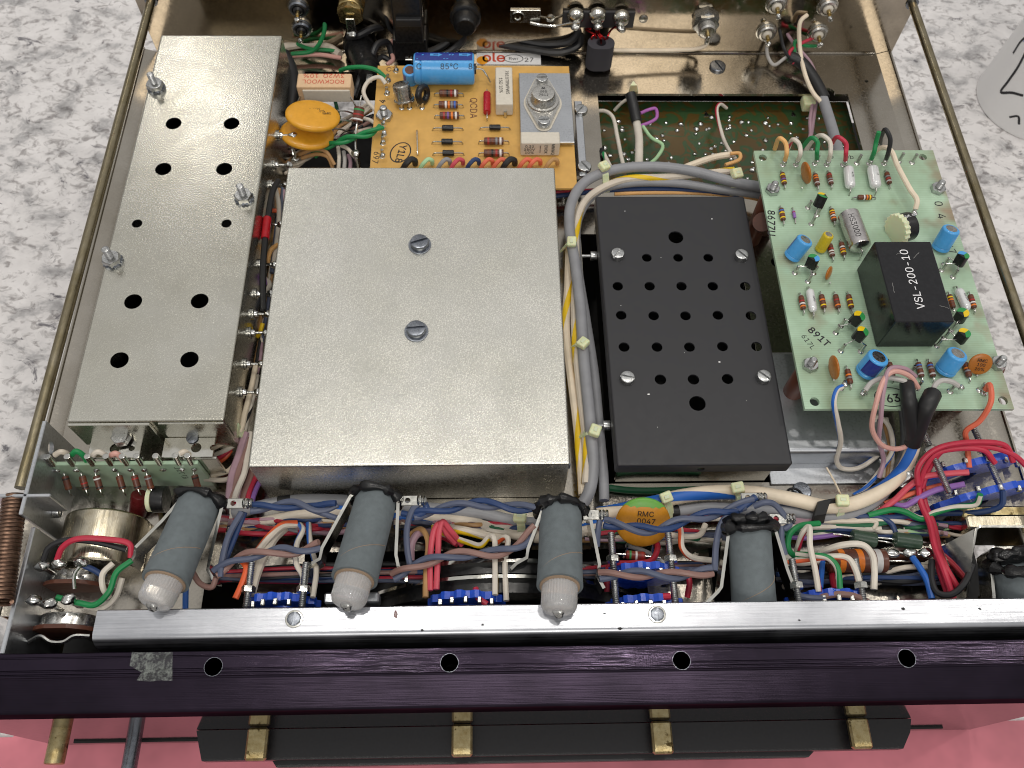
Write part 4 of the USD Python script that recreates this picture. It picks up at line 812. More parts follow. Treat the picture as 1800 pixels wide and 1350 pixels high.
rca(1364, 6, 'phono jack in the upper left of the group of four on the rear panel'); rca(1347, 55, 'phono jack in the lower left of the group of four on the rear panel'); rca(1454, 10, 'phono jack in the upper right of the group of four on the rear panel'); rca(1437, 56, 'phono jack in the lower right of the group of four on the rear panel')
q = Thing('ground_post', 'brass hex nut with flattened steel tag on the rear panel near the receptacle', 'terminal')
c = R(617, 12, 0); q.add('nut', hexnut(c, 7.5, 4.0, d=-Y), 'yellow_zinc'); q.add('nut', hexnut(c-Y*4.2, 7.0, 3.0, d=-Y, rot=0.6), 'yellow_zinc'); c2 = R(617, 45, 9); q.add('tag', bev(c2, (4.6, 1.0, 9), 0.3), 'tinned'); q.add('solder_joint', blob(c2-Z*5, 1.9, 5, (1.4, 1, 0.8)), 'solder')
q = Thing('fuse_holder', 'black cylindrical fuse holder reaching forward from the rear panel', 'fuse holder')
c = R(630, 78, 0); e = at(650, 132, 12); q.add('barrel', lathe(c, e-c, [(0, 8.5), (6, 8.5), (6.2, 7.2), (np.linalg.norm(e-c)-6, 7.0), (np.linalg.norm(e-c)-5.6, 5.6), (np.linalg.norm(e-c), 5.2)], 26), 'black_plastic'); q.add('end_lug', bev(e+V(0, -3, 0.5), (3.4, 6, 0.8), 0.2), 'tinned')
q = Thing('power_receptacle', 'black moulded power receptacle block with metal ears on the rear panel', 'receptacle')
c = R(717, 22, 7); q.add('body', rbox(c, (15, 14, 28), 1.0), 'black_plastic'); q.add('lip', rbox(R(718, 38, 15), (13, 3, 4.5), 0.6), 'black_sleeve'); q.add('lower_body', rbox(R(722, 75, 6), (18, 12, 14), 0.8), 'black_plastic')
for px in (694, 741): q.add('ear', bev(R(px, 8, 4), (1.0, 5, 12), 0.2), 'bright_sheet')
for px, py in ((716, 73), (719, 99)): e = at(px, py, 9 if py < 90 else 6); k = q.add('lug', bev(e, (4, 6, 0.8), 0.2), 'tinned'); q.add('solder_joint', blob(e+Z*0.8, 2.0, py), 'solder', k)
q = Thing('strain_relief', 'round black cord grommet on the rear panel', 'grommet')
c = R(818, 28); q.add('collar', lathe(c, -Y, [(0, 8.2), (2.0, 8.2), (2.6, 7.4), (2.8, 6.4), (8, 6.0), (9.5, 5.0), (9.6, 4.0)], 28), 'black_plastic')
for i, (lab, pts) in enumerate((('upper black cord strand curving from the grommet behind the blue capacitor', [(815, 42, 16), (800, 62, 8), (770, 85, 4), (735, 95, 4), (705, 92, 5)]), ('lower black cord strand curving from the grommet to the receptacle', [(822, 46, 15), (812, 72, 7), (790, 92, 3), (750, 104, 3), (722, 104, 4)]),
     ('upper black cord lying across the rear floor to the terminal strip', [(824, 45, 15), (845, 62, 9), (900, 68, 7), (960, 78, 6), (1003, 72, 9), (1016, 55, 14), (1010, 42, 17)]), ('lower black cord lying across the rear floor below the first', [(826, 70, 5), (870, 76, 4), (930, 86, 4), (985, 92, 4), (1018, 78, 7), (1020, 60, 12)]))):
    wire(lab, 'black', 2.1, pts, name='cord', cat_='cord')
q = Thing('terminal_strip', 'black terminal strip with three soldered screws on the rear panel', 'terminal strip')
a, b = R(990, 17), R(1112, 46); q.add('strip', bev(((a[0]+b[0])/2, YP-0.8, (a[2]+b[2])/2), (b[0]-a[0], 1.6, a[2]-b[2]), 0.3), 'black_paint')
for px, py in ((1012, 27), (1050, 26), (1092, 30)):
    c = R(px, py, 1.6); k = q.add('terminal', lathe(c, -Y, [(0, 4.8), (1.5, 4.6), (2.4, 4.0), (3.4, 3.6), (4.2, 2.0)], 22), 'bright_sheet'); q.add('solder_joint', blob(c-Y*5.2-Z*3, 2.2, px, (1.2, 1, 0.9)), 'solder', k)
q = Thing('ground_lug', 'silver solder lug riveted to the rear panel left of the terminal strip', 'lug'); c = R(910, 27); q.add('plate', bev(c+V(4, -0.6, 0), (16, 0.8, 8), 0.2), 'tinned'); q.add('rivet', lathe(c-Y*1, -Y, [(0, 3.6), (0.8, 3.2), (0.9, 1.6), (0.3, 1.2)], 20), 'bright_sheet')
solo('bus_wire', tube([R(932, 40, 2), R(945, 43, 3), R(975, 46, 3), R(1004, 41, 5), R(1020, 40, 7)], 0.75, 8), 'tinned', 'bare tinned wire from the riveted lug to the black terminal strip', 'wire')
for px, py in ((968, 32), (1131, 33)): solo('panel_screw', lathe(R(px, py), -Y, [(0, 2.4), (0.6, 2.3), (1.0, 1.4)], 16), 'tinned', f'small silver rivet {"left" if px < 1000 else "right"} of the black terminal strip', 'rivet')
q = Thing('ferrite_core', 'dark grey oval ferrite core standing below the terminal strip with red windings', 'ferrite core')
c = at(1054, 96, 9); st = Polygon(Point(-2.2, 0).buffer(5.0, 12).union(Point(2.2, 0).buffer(5.0, 12)).convex_hull.exterior.coords, [Point(0, 0).buffer(2.6).exterior.coords])
q.add('core', prism(st, c-Z*7, X, Y, Z, 15), 'ferrite', smooth=40)
for i, pts in enumerate(([(1050, 46, 19), (1047, 58, 19), (1040, 66, 18), (1043, 76, 14)], [(1054, 46, 19), (1052, 60, 19), (1056, 68, 18), (1057, 78, 13)], [(1088, 44, 18), (1075, 52, 19), (1069, 62, 19), (1066, 74, 15)], [(1046, 48, 19), (1056, 62, 19.5), (1064, 70, 17), (1062, 78, 13)], [(1040, 50, 18), (1030, 52, 18), (1044, 60, 19), (1052, 74, 15)])):
    q.add('winding', tube([at(*p) for p in pts], 0.55, 7), 'enamel_red')
q = Thing('coaxial_jack', 'silver coaxial connector with hex nut on the rear panel', 'jack')
c = R(1240, 36); q.add('nut', hexnut(c, 7.4, 3.0, d=-Y, rot=0.5), 'steel_screw'); q.add('nut', hexnut(c-Y*3.1, 6.8, 2.2, d=-Y, rot=0.1), 'steel_screw'); q.add('barrel', thread(c-Y*3, c-Y*10, 4.6, 0.9, 22), 'can_metal'); q.add('centre_pin', cyl(c-Y*10, c-Y*12.5, 1.2, 12), 'yellow_zinc'); q.add('solder_joint', blob(c-Y*12.5-Z*2, 1.6, 3, (0.8, 0.8, 1.8)), 'solder')
wire('white wire running level from the ferrite core to the coaxial connector', 'cream', 1.25, [(1066, 88, 10), (1120, 89, 9), (1190, 88, 8.5), (1228, 85, 9), (1242, 78, 11), (1244, 66, 14)])
q = Thing('sticker', 'white sticker with an orange sun print lying behind the amber board', 'sticker')
a, b = at(838, 90, 0.2), at(951, 114, 0.2); k = q.add('label', bev(((a[0]+b[0])/2, (a[1]+b[1])/2, 0.3), (b[0]-a[0], a[1]-b[1], 0.25), 0.05), 'paper_white')
q.add('red_print', text('ole', at(868, 101, 0.45), X, Y, 6.5, True), 'ink_red', k); q.add('sun_print', lathe(at(848, 106, 0.44), Z, [(0, 3.2), (0.06, 3.2)], 24), 'ink_sun', k); q.add('pen_ring', scrawl([(5.2*math.cos(t_), 2.9*math.sin(t_)) for t_ in np.linspace(0, 6.4, 16)], at(903, 103, 0.44), X, Y, 0.4), 'ink_black', k); q.add('handwriting', text('Rwr', at(903, 103, 0.45), X, V(0, 1, 0), 2.2), 'ink_black', k); q.add('handwriting', text('27', at(930, 105, 0.45), X, Y, 3.2), 'ink_black', k)

# ================================================================ paper cup on the counter
q = Thing('paper_cup', 'white paper cup with black and blue pen marks on the granite', 'cup')
cx, cy, r0, r1, hh = 362.0, 428.0, 37.5, 32.5, 88.0
q.add('body', lathe((cx, cy, ZC), Z, [(0, r0-0.6), (0.8, r0), (hh-2, r1), (hh-1, r1+1.0), (hh, r1+0.8), (hh+0.2, r1-1), (hh-4, r1-1.4)], 72), 'paper_white', smooth=40)
def oncup(pts, th0, z0, w, m):
    P = []
    for u_, w_ in spline(np.array([(0.9*p[0]-0.42*p[1], 0.85*p[1] + 0.55*p[0], 0) for p in pts]), 5)[:, :2]:
        z = z0 + w_; r = r0 + (r1-r0)*(z/hh) + 0.12; th = th0 + u_/r; P.append((cx + r*math.cos(th), cy + r*math.sin(th), ZC+z))
    P = np.array(P); Tn = np.gradient(P, axis=0); v = []; f = []
    for p, t_ in zip(P, Tn): nn = unit([p[0]-cx, p[1]-cy, 0]); s_ = unit(np.cross(nn, t_))*w/2; v += [p+s_, p-s_]
    for i in range(len(P)-1): f += [[2*i, 2*i+1, 2*i+3], [2*i, 2*i+3, 2*i+2]]
    q.add('pen_mark', trimesh.Trimesh(np.array(v), f, process=False), m)
th_c = math.radians(208)
oncup([(-6, 12), (-3, 20), (1, 23), (4, 18), (2, 6), (-3, -6), (-6, -13), (2, -12), (9, -13)], th_c-0.20, 33, 1.7, 'ink_black')
oncup([(-4, -5), (-2, 2), (2, 8), (5, 9), (3, 2), (-1, -2), (-4, -5), (0, 3), (6, 14)], th_c-0.40, 57, 1.4, 'ink_blue')
oncup([(0, 0), (5, 1), (6, -5)], th_c+0.2, 10, 1.4, 'ink_black')

# ================================================================ front left: small green board, dual potentiometer
SB = Thing('circuit_board', 'small upright green board with brown resistors behind the dual potentiometer', 'circuit board')
zt = 23.0; a, b = at(53, 817, zt), at(347, 817, zt); yb_ = (a[1]+b[1])/2
SB.add('board', bev(((a[0]+b[0])/2, yb_+0.8, zt-12), (b[0]-a[0], 1.6, 24), 0.15), 'green_board')
for px in (94, 128, 163, 195, 223, 248, 281, 315, 336):
    c = at(px, 812, zt); c[1] = yb_+0.8; SB.add('terminal_post', cat([cyl(c-Z*1, c+V(0, 0.6, 5.5), 1.3, 10, 0.2)]), 'tinned'); SB.add('solder_joint', blob(V(c[0], yb_-0.4, zt-4.4), 1.1, px, (1, .7, 1)), 'solder')
for px, code in ((110, 'kn'), (140, 'nrk'), (165, 'wk'), (205, 'nk'), (232, 'rk'), (255, 'en'), (338, 'kn')):
    c = at(px, 838, zt-6); c[1] = yb_-2.4; resistor(SB, c+V(1, -1.6, -2.5), unit(V(0.25, -0.85, -0.55)), 5.6, 1.3, code, lead=2.0)
SB.add('red_capacitor', cyl(at(246, 868, 9), at(242, 905, 0.5), 3.4, 20, 0.8), 'red_dark'); c = at(262, 878, 8); k = SB.add('trimmer_wheel', cyl(c, c+X*1.8, 5.0, 30, 0.3), 'knob_cream'); SB.add('trimmer_body', cyl(c+X*2.0, c+X*7, 5.4, 26, 0.5), 'black_plastic')
SB.add('handwriting', text('67 7.7L', V(b[0]-9, yb_-0.06, zt-9), Z, X, 2.4), 'ink_black')
DP = Thing('potentiometer', 'dual potentiometer with large bright can and tinned lugs at the front left', 'potentiometer')
a = at(170, 905, 14); cx, cz = a[0]+0.5, 3.0; ya, yc = at(170, 893, 17)[1], at(170, 985, 17)[1]
DP.add('can', lathe((cx, ya, cz), -Y, [(0, 14.5), (0.6, 15.6), (1.4, 16), (ya-yc-1, 16), (ya-yc, 15.6), (ya-yc, 8)], 48, up=Z), 'pot_can', smooth=40)
for yk, zz in ((at(110, 1025, 14)[1], 0), (at(100, 1106, 12)[1], 1)):
    DP.add('section_can', cyl((cx-7, yk+6.5, 1.5), (cx-7, yk+1.6, 1.5), 11.0, 32, 0.6), 'can_metal'); DP.add('wafer', prism(Point(0, 0).buffer(13.2, 20).intersection(sbox(-14, -6, 14, 12.6)), (cx-7, yk, 1.5), X, Z, Y, 1.5), 'phenolic')
for row, z in (([(75, 995), (103, 992), (143, 988)], 21), ([(61, 1055), (87, 1060), (121, 1054)], 20)):
    for px, py in row:
        c = at(px, py, z); k = DP.add('lug', bev(c+V(0.2, -0.4, -5.5), (2.4, 0.8, 9.5), 0.2), 'tinned'); DP.add('solder_joint', blob(c, 2.4, px, (1.1, 0.9, 1.0), 0.3), 'solder', k)
DP.add('spring_clip', tube([at(50, 1128, 12), at(72, 1118, 14), at(90, 1128, 14), at(112, 1128, 14), at(130, 1118, 14), at(158, 1118, 13)], 0.8, 7), 'tinned')
DP.add('jumper', tube([at(143, 992, 21), at(131, 1010, 20), at(131, 1035, 18)], 0.7, 7), 'tinned')

# ================================================================ rotary switches: blue wafers
def wafer(q, c, r, th, tilt=V(0, 1, 0), teeth=14, span=(0, 2*np.pi)):
    """Toothed blue wafer on centre c facing tilt."""
    a_, b_, d_ = frame(tilt); pts = []
    for i in range(teeth*4):
        an = 2*np.pi*i/(teeth*4); rr = r if i % 4 < 2 else r-1.5; pts.append((rr*math.cos(an), rr*math.sin(an)))
    m = prism(Polygon(pts, [Point(0, 0).buffer(r*0.3).exterior.coords]), np.asarray(c)-d_*th/2, a_, b_, d_, th); k = q.add('wafer', m, 'switch_blue', smooth=25)
    return k, a_, b_, d_
def switch(lab, px0, px1, py, z, decks, rods, tilt=Y, r=None):
    q = Thing('rotary_switch', lab, 'rotary switch')
    a, b = at(px0, py, z), at(px1, py, z); w = np.linalg.norm(b-a); r = r or max(w*0.56, 12)
    for i, dy in enumerate(decks):
        c = (a+b)/2 + tilt*dy - Z*(r*0.97); k, A, B, D = wafer(q, c, r, 2.8, tilt)
        for j in range(5):
            an = math.pi/2 + (j-2)*0.36; e = c + r*0.97*(math.cos(an)*X + math.sin(an)*Z) + (tilt*-2.2)
            q.add('contact', cat([bev(e, (1.6, 2.4, 2.0), 0.3)]), 'tinned', k)
    for px in rods:
        c = at(px, py, z); q.add('through_bolt', thread(c+tilt*(decks[0]+13) - Z*2, c+tilt*(decks[-1]-4) - Z*2, 1.4, 0.7), 'steel_screw'); q.add('hex_nut', hexnut(c+tilt*(decks[0]+1.6)-Z*2, 2.6, 2.4, d=tilt), 'tinned')
    return q
switch('leftmost blue rotary switch between the first two grey sleeves', 425, 545, 1052, 24, (1,), (432, 530)); switch('blue rotary switch in front of the dial drum between the second and third grey sleeves', 755, 882, 1048, 24, (1,), ())
switch('double blue rotary switch under the large orange disc', 1078, 1205, 1040, 25, (10, -2), (1083, 1187)); switch('blue rotary switch right of the fourth grey sleeve', 1408, 1538, 1045, 23, (1,), (1406, 1520))
q = switch('double blue rotary switch at the right edge with red wires soldered on', 1680, 1835, 856, 22, (14, 2), (1670, 1765), tilt=unit(V(-0.22, 1, 0.1)), r=24)
q.add('rear_housing', bev(at(1760, 905, 9)+V(2, 0, -6), (40, 5, 20), 0.6), 'brass'); q.add('housing_band', bev(at(1765, 918, 11)+V(4, 0, -5), (40, 6, 14), 0.6), 'pot_can')
q = Thing('dial_drum', 'large black dial drum with polished rims below the second and third sleeves', 'drum')
c = at(880, 1016, 20); R_ = 62.0
for i, (dy, r_, m, wd) in enumerate(((6, R_, 'bright_sheet', 1.6), (2.5, R_-2.5, 'black_plastic', 4.5), (0, R_, 'bright_sheet', 1.4), (-4.5, R_-4, 'black_plastic', 6))):
    q.add('rim' if i % 2 == 0 else 'drum_body', lathe((c[0], c[1]+dy, 20-R_), Y, [(0, r_-6), (0.1, r_), (wd, r_), (wd+0.1, r_-6)], 120, up=Z), m)
solo('grey_pad', bev(at(620, 1054, 19), (20, 4, 6), 0.6), 'aluminium', 'small pale grey pad under the second bulb tip', 'pad')

# ================================================================ dial lamps in grey sleeves, each in its spring clip
def lamp(lab, ptop, pend, ptip, r, clip, pad, seam=True, bulb=True):
    q = Thing('dial_lamp', lab, 'lamp'); a, e = at(*ptop), at(*pend); d = unit(e-a); L = np.linalg.norm(e-a)
    prof = [(0, r*0.985), (L*0.3, r), (L*0.7, r*1.01), (L, r*1.04), (L, r*0.9), (L-6, r*0.86)]
    k = q.add('sleeve', lathe(a, d, prof, 40), 'fish_paper', smooth=40)
    q.add('wrap_edge', tube_c(np.array([a + d*(L*(0.60+0.012*i)) + (r*1.012)*(math.cos(0.1*i+0.2)*frame(d)[0] + math.sin(0.1*i+0.2)*frame(d)[1]) for i in range(26)]), 0.12, 5), 'brown_tube', k)
    if bulb:
        t_ = at(*ptip); dl = unit(t_-e); q.add('inner_tube', lathe(e-d*8, d, [(0, r*0.86), (8.5, r*0.9), (8.6, r*0.78), (2, r*0.76)], 36), 'brown_tube', k)
        L2 = np.linalg.norm(t_-e); rb = r*0.78; prof = [(-6, rb), (L2*0.72, rb*0.97), (L2*0.88, rb*0.86), (L2*0.97, rb*0.6), (L2, rb*0.2)]
        m = lathe(e, dl, prof, 72); vv = np.asarray(m.vertices); A_, B_, D_ = frame(dl); off = vv-e; ang = np.arctan2(off@B_, off@A_); rad = off - np.outer(off@D_, D_)
        k2 = q.add('bulb', trimesh.Trimesh(vv + rad*(0.05*np.cos(36*ang))[:, None], m.faces, process=False), 'clear_plastic', smooth=60)
        q.add('tip', blob(e+dl*L2*0.93, rb*0.35, 5, (1, 1, 0.8), 0.3), 'solder', k2)
    C = [at(*p) for p in clip]; q.add('clip', ribbon(C, pad, 1.2), 'bright_sheet', smooth=40)
    for i, px in enumerate(((-0.6, 0), (0.0, 0.2), (0.6, 0), (-0.9, -.4), (0.9, -.4))): q.add('black_glue', blob(a + V(px[0]*r*0.85, 1.0, 1.0+px[1]*r*0.6+r*0.25), r*0.36, i*3+int(ptop[0]), (1.2, 0.8, 0.8), 0.5), 'black_glue')
    aa, bb, dd_ = frame(d); ph = np.linspace(-0.35, math.pi+0.35, 26); g_ = np.array([a + d*0.6 + (r+0.9)*(math.cos(t_)*aa + math.sin(t_)*bb*(1 if bb[2] > 0 else -1)) for t_ in ph])
    q.add('glue_collar', tube_c(g_, 1.9 + 2.6*(meshkit.noise(g_*0.45, int(ptop[0]))-0.5), 9), 'black_glue')
    return q
lamp('leftmost grey sleeved dial lamp with a clear ribbed bulb tip', (352, 882, 25), (291, 1022, 34), (268, 1066, 36), 8.0, [(228, 990, 22), (236, 976, 24), (238, 962, 27), (285, 915, 28), (322, 872, 29), (332, 866, 29), (388, 880, 29), (390, 890, 28), (368, 985, 22), (365, 1002, 20), (376, 1020, 19), (374, 1030, 19)], 9)
lamp('second grey sleeved dial lamp from the left with a clear bulb tip', (662, 876, 25), (623, 1018, 34), (609, 1066, 36), 8.0, [(540, 1005, 20), (548, 990, 22), (562, 982, 24), (566, 963, 26), (616, 872, 29), (630, 862, 29), (694, 868, 29), (700, 874, 28), (696, 975, 22), (700, 995, 20), (714, 1012, 19), (714, 1022, 19)], 9)
lamp('third grey sleeved dial lamp with a clear bulb tip above the rail', (986, 898, 25), (984, 1030, 34), (982, 1078, 36), 8.0, [(898, 1000, 20), (908, 990, 22), (926, 980, 24), (928, 965, 26), (958, 884, 29), (970, 880, 29), (1030, 892, 29), (1036, 900, 28), (1054, 992, 22), (1050, 1012, 20), (1062, 1034, 19)], 9)
lamp('fourth grey sleeved dial lamp, standing behind the rail without a visible bulb', (1316, 922, 28), (1326, 1072, 16), None, 8.0, [(1242, 1060, 20), (1262, 1040, 22), (1268, 1032, 23), (1284, 912, 29), (1290, 906, 29), (1352, 908, 29), (1358, 914, 28), (1384, 1000, 24), (1402, 1048, 20), (1400, 1060, 18)], 8, bulb=False)
lamp('fifth dial lamp at the right edge, a dark grey sleeve in wide clip', (1790, 985, 26), (1800, 1075, 15), None, 9.5, [(1748, 1056, 20), (1742, 985, 25), (1740, 970, 27), (1748, 964, 27), (1800, 962, 27), (1840, 966, 27)], 9, bulb=False)
q = Thing('lamp_bracket', 'angled steel lamp bracket plate at the right edge with a rounded top', 'bracket'); q.add('plate', ribbon([at(1700, 1050, 12), at(1706, 990, 22), at(1716, 930, 30), at(1724, 925, 30), at(1850, 926, 30)], 22, 0.9), 'bright_sheet', smooth=40); q.add('wing', hull([at(1655, 960, 20), at(1712, 930, 30), at(1706, 1010, 22), at(1690, 1040, 12), at(1655, 962, 19), at(1712, 931, 29), at(1690, 1041, 11)]), 'bright_sheet')
# soldered eyelet lugs of the clips
for i, (px, py, lab) in enumerate(((432, 885, 'twisted solder lug right of the first sleeve clip'), (738, 880, 'twisted solder lug right of the second sleeve clip'), (1057, 905, 'twisted solder lug right of the third sleeve clip'), (1385, 912, 'blob of bright solder on the lug right of the fourth sleeve clip'), (1335, 875, 'dark solder lug above the fourth sleeve'))):
    q = Thing('solder_lug', lab, 'lug'); c = at(px, py, 27); q.add('tab', minus(bev(c-X*3, (8, 4, 0.8), 0.2), cyl(c-X*4.6-Z*3, c-X*4.6+Z*3, 1.1, 14)), 'bright_sheet' if i != 3 else 'tinned')
    for j in range(3): q.add('wire_wrap', lathe(c+V(j*1.3-1, 0, 0), X, [(0, 1.7), (0.5, 2.1), (1.0, 1.7)], 12), 'solder')

# ================================================================ cables and wires (pixel x, pixel y, height)
THIN = 0.87
def Z_(z, pts): return [(p[0], p[1], p[2] if len(p) > 2 else z) for p in pts]
# heavy cables
wire('thick grey cable looping round the top of the black box and down its left side', 'grey', 2.5, Z_(15, [(1350, 331), (1295, 321), (1213, 300), (1143, 293), (1073, 300), (1027, 321), (1004, 358), (1001, 400), (1010, 458), (1020, 540), (1027, 640), (1038, 750), (1042, 830, 12), (1028, 880, 11), (985, 915, 10), (940, 920, 9), (893, 914, 9), (846, 902, 9), (780, 896, 9), (700, 890, 9), (600, 880, 9), (520, 880, 9), (450, 892, 9), (410, 905, 8)]), name='cable', cat_='cable', n=14)
wire('second grey cable tucked under the first loop above the black box', 'grey', 2.1, Z_(10, [(1350, 344), (1260, 332), (1190, 322), (1097, 323), (1050, 337), (1018, 380), (1014, 450), (1030, 560), (1045, 660), (1054, 760), (1061, 840), (1062, 880)]), name='cable', cat_='cable', n=12)
wire('cream wire with yellow tracer following the grey loop left of the black box', 'bone', 1.8, Z_(12, [(1290, 300), (1230, 306), (1178, 311), (1097, 316), (1050, 335), (1024, 360), (1013, 400), (1013, 480), (1010, 540), (1013, 620), (1024, 720), (1032, 800), (1030, 850)]), 'yellow', turns=0.12)
wire('cream wire with yellow tracer hugging the right flank of the large plated box', 'cream', 2.0, Z_(9, [(1010, 355), (1002, 420), (999, 500), (995, 580), (1004, 660), (1014, 740), (1022, 820), (1025, 870)]), 'yellow', turns=0.1)
wire('thick cream cable sweeping along the front from under the black heat shrink', 'cream', 2.9, Z_(12, [(1606, 778, 22), (1600, 800, 18), (1585, 830), (1550, 862), (1500, 885), (1450, 890), (1400, 879), (1330, 867), (1260, 865), (1200, 872), (1150, 884), (1090, 898, 10), (1050, 905, 9)]), 'blue', name='cable', cat_='cable', n=14, turns=0.055)
wire('thick cream cable behind the third sleeve with a blue tracer', 'bone', 2.5, Z_(8, [(1080, 912), (1000, 940), (950, 944), (893, 935), (822, 918), (775, 912), (700, 906), (620, 900), (560, 902), (487, 914), (427, 928)]), 'blue', name='cable', cat_='cable', n=12, turns=0.06)
wire('grey cable under the thick cream one along the front', 'grey', 2.3, Z_(8, [(1588, 700), (1592, 780), (1575, 835), (1540, 880), (1500, 902), (1440, 910), (1380, 898), (1300, 895), (1240, 892), (1185, 899)]), name='cable', cat_='cable', n=12)
solo('cable_end', cyl(at(1193, 898, 8), at(1180, 900, 8), 2.5, 14, 0.2), 'black_sleeve', 'black cut end of the grey cable right of the large orange disc', 'sleeve')
q = Thing('cable_clamp', 'black plastic strap wrapped round the cream cable near the right', 'clamp'); q.add('strap', ribbon([at(1424, 930, 5), at(1430, 905, 14), at(1438, 882, 16.5), at(1452, 880, 15.5), at(1456, 892, 13)], 5, 1.2, down=unit(V(1, 0.15, 0))), 'black_sleeve', smooth=40)
q = Thing('cable_clamp', 'black tape band round the grey cable below the large plated box', 'clamp'); q.add('tape', cyl(at(489, 884, 9), at(512, 881, 9), 2.75, 16, 0.3), 'black_sleeve')
for lab, r, pts in (('left black heat shrink sleeve at the bottom edge of the green board', 3.1, [(1594, 675, 40), (1597, 700, 41), (1601, 735, 34), (1606, 778, 22)]), ('right black heat shrink sleeve with a narrow collar at the green board edge', 3.3, [(1641, 690, 41), (1630, 712, 41), (1617, 745, 32), (1604, 780, 22)])):
    q = Thing('heat_shrink', lab, 'sleeve'); C = spline([at(*p) for p in pts]); q.add('sleeve', tube_c(C, r*np.where(np.arange(len(C)) < 8, 0.9, 1.0), 14), 'black_sleeve')
    if 'right' in lab: q.add('collar', tube_c(C[1:9], r*1.05, 14), 'black_sleeve')
for lab, pts in (('left bare silvery cable core bent over to the green board', [(1600, 676, 41), (1585, 668, 42), (1555, 664, 41.5), (1532, 673, 40.5), (1521, 686, 39)]), ('right bare silvery cable core bent over to the green board', [(1640, 692, 41), (1643, 678, 43), (1655, 669, 43), (1672, 671, 42), (1684, 678, 40)])):
    wire(lab, 'lightgrey', 1.2, pts, tips='e')
# wires round the green board
wire('pink wire looping from the green board down to the cream cable', 'pinkish', 1.15, [(1614, 682, 39), (1600, 662, 43), (1571, 653, 46), (1556, 664, 45), (1539, 713, 42), (1533, 753, 34), (1550, 782, 26), (1576, 789, 22), (1606, 780, 21)])
wire('brownish pink wire just inside the pink loop', 'mauve', 1.1, [(1609, 662, 39), (1590, 648, 44), (1564, 649, 46), (1553, 687, 43), (1548, 740, 34), (1545, 775, 24), (1553, 810, 14), (1545, 840, 10)])
wire('white and blue wire dropping from the lower left of the green board', 'white', 1.2, [(1480, 680, 40), (1471, 686, 41), (1466, 705, 40), (1472, 740, 32), (1478, 775, 20), (1471, 812, 6), (1480, 823, 3), (1507, 823, 4), (1538, 804, 8), (1553, 785, 10), (1562, 760, 9)], 'blue', tips='s', turns=0.06)
wire('white and blue wire loop below the green board beside the aluminium box', 'white', 1.1, Z_(9, [(1535, 745, 12), (1542, 732, 16), (1560, 745, 16), (1569, 790, 14), (1549, 824), (1521, 858), (1500, 872)]), 'blue', turns=0.08)
for i, (c, dx) in enumerate((('bone', 0), ('tan', 7), ('white', 13))):
    wire(f'{dict(bone="bone coloured", tan="tan", white="plain white")[c]} wire dropping behind the cream cable under the green board', c, 0.95, Z_(7, [(1545+dx, 735, 12), (1552+dx, 770, 12), (1556+dx, 800, 9), (1552+dx, 840)]))
wire('coral orange wire curving down from the lower right of the green board', 'coral', 1.25, [(1733, 686, 38), (1739, 676, 41), (1742, 705, 40), (1722, 740, 33), (1698, 758, 28), (1700, 780, 24), (1704, 822, 21)], tips='s')
for (px, py), lab, c, st, pts in (((1376, 290), 'peach wire arched over the top left of the green board', 'peach', None, [(1383, 268), (1380, 250), (1371, 243), (1362, 262, 36)]), ((1399, 290), 'white wire arched beside the peach one on the green board', 'white', 'red', [(1407, 268), (1404, 252), (1395, 245), (1384, 264, 36)]),
    ((1432, 288), 'green wire arched over the top edge of the green board', 'green', None, [(1436, 266), (1437, 250), (1428, 242), (1408, 262, 36)]), ((1453, 290), 'plain white wire arched right of the green one on the green board', 'white', None, [(1460, 268), (1458, 248), (1445, 238), (1426, 250, 38), (1412, 275, 30)]),
    ((1482, 290), 'crimson wire arched over the top edge of the green board', 'red', None, [(1487, 268), (1487, 252), (1473, 241), (1459, 258, 36)]), ((1528, 288), 'short upright green wire on the top edge of the green board', 'green', None, [(1537, 266), (1540, 250, 50), (1545, 232, 55)]),
    ((1554, 288), 'black wire arched over the top right of the green board', 'black', None, [(1562, 266), (1565, 245, 52), (1557, 228, 54), (1550, 238, 48), (1546, 258, 36)])):
    wire(lab, c, 1.15, [(px+4, py-9, 41)] + [(p[0], p[1], p[2] if len(p) > 2 else 47) for p in pts], st, tips='s', turns=0.1)
wire('long white wire running down across the top right of the green board', 'cream', 1.3, [(1535, 268, 36), (1552, 259, 41), (1566, 265, 43), (1577, 290, 43), (1600, 333, 43), (1612, 352, 43), (1609, 368, 41)], tips='e')
# wires over the lower board, at the back
wire('white wire hooked over the left end of the floor opening', 'white', 1.15, Z_(-6, [(1043, 196), (1062, 195, -4), (1076, 204, -2), (1085, 240, 0), (1092, 275, 4), (1097, 295, 6)]))
wire('white cable with a black sleeve crossing the floor opening', 'white', 2.1, [(1117, 205, -2), (1123, 240, 0), (1123, 290, 5)], name='cable', cat_='cable', n=12)
solo('sleeve', tube([at(1108, 165, 4), at(1113, 185, 2), at(1119, 214, -1)], 2.8, 14), 'black_sleeve', 'black sleeve on the white cable at the rear of the floor opening', 'sleeve')
solo('wire_clip', hull([at(1105, 160, 1), at(1122, 160, 1), at(1113, 142, 7), at(1108, 150, 6), at(1120, 150, 6), at(1106, 164, -2), at(1121, 164, -2)]), 'nylon_tie', 'pale nylon clip at the rear edge of the floor opening', 'clip')
wire('short white branch leaving the black sleeve to the left', 'white', 1.0, [(1108, 172, 0), (1094, 180, -4), (1080, 194, -10)])
wire('purple wire bent in a square hook beside the black sleeve', 'plum', 1.0, Z_(-4, [(1126, 199), (1140, 193), (1152, 191), (1154, 207), (1140, 216), (1122, 222)]))
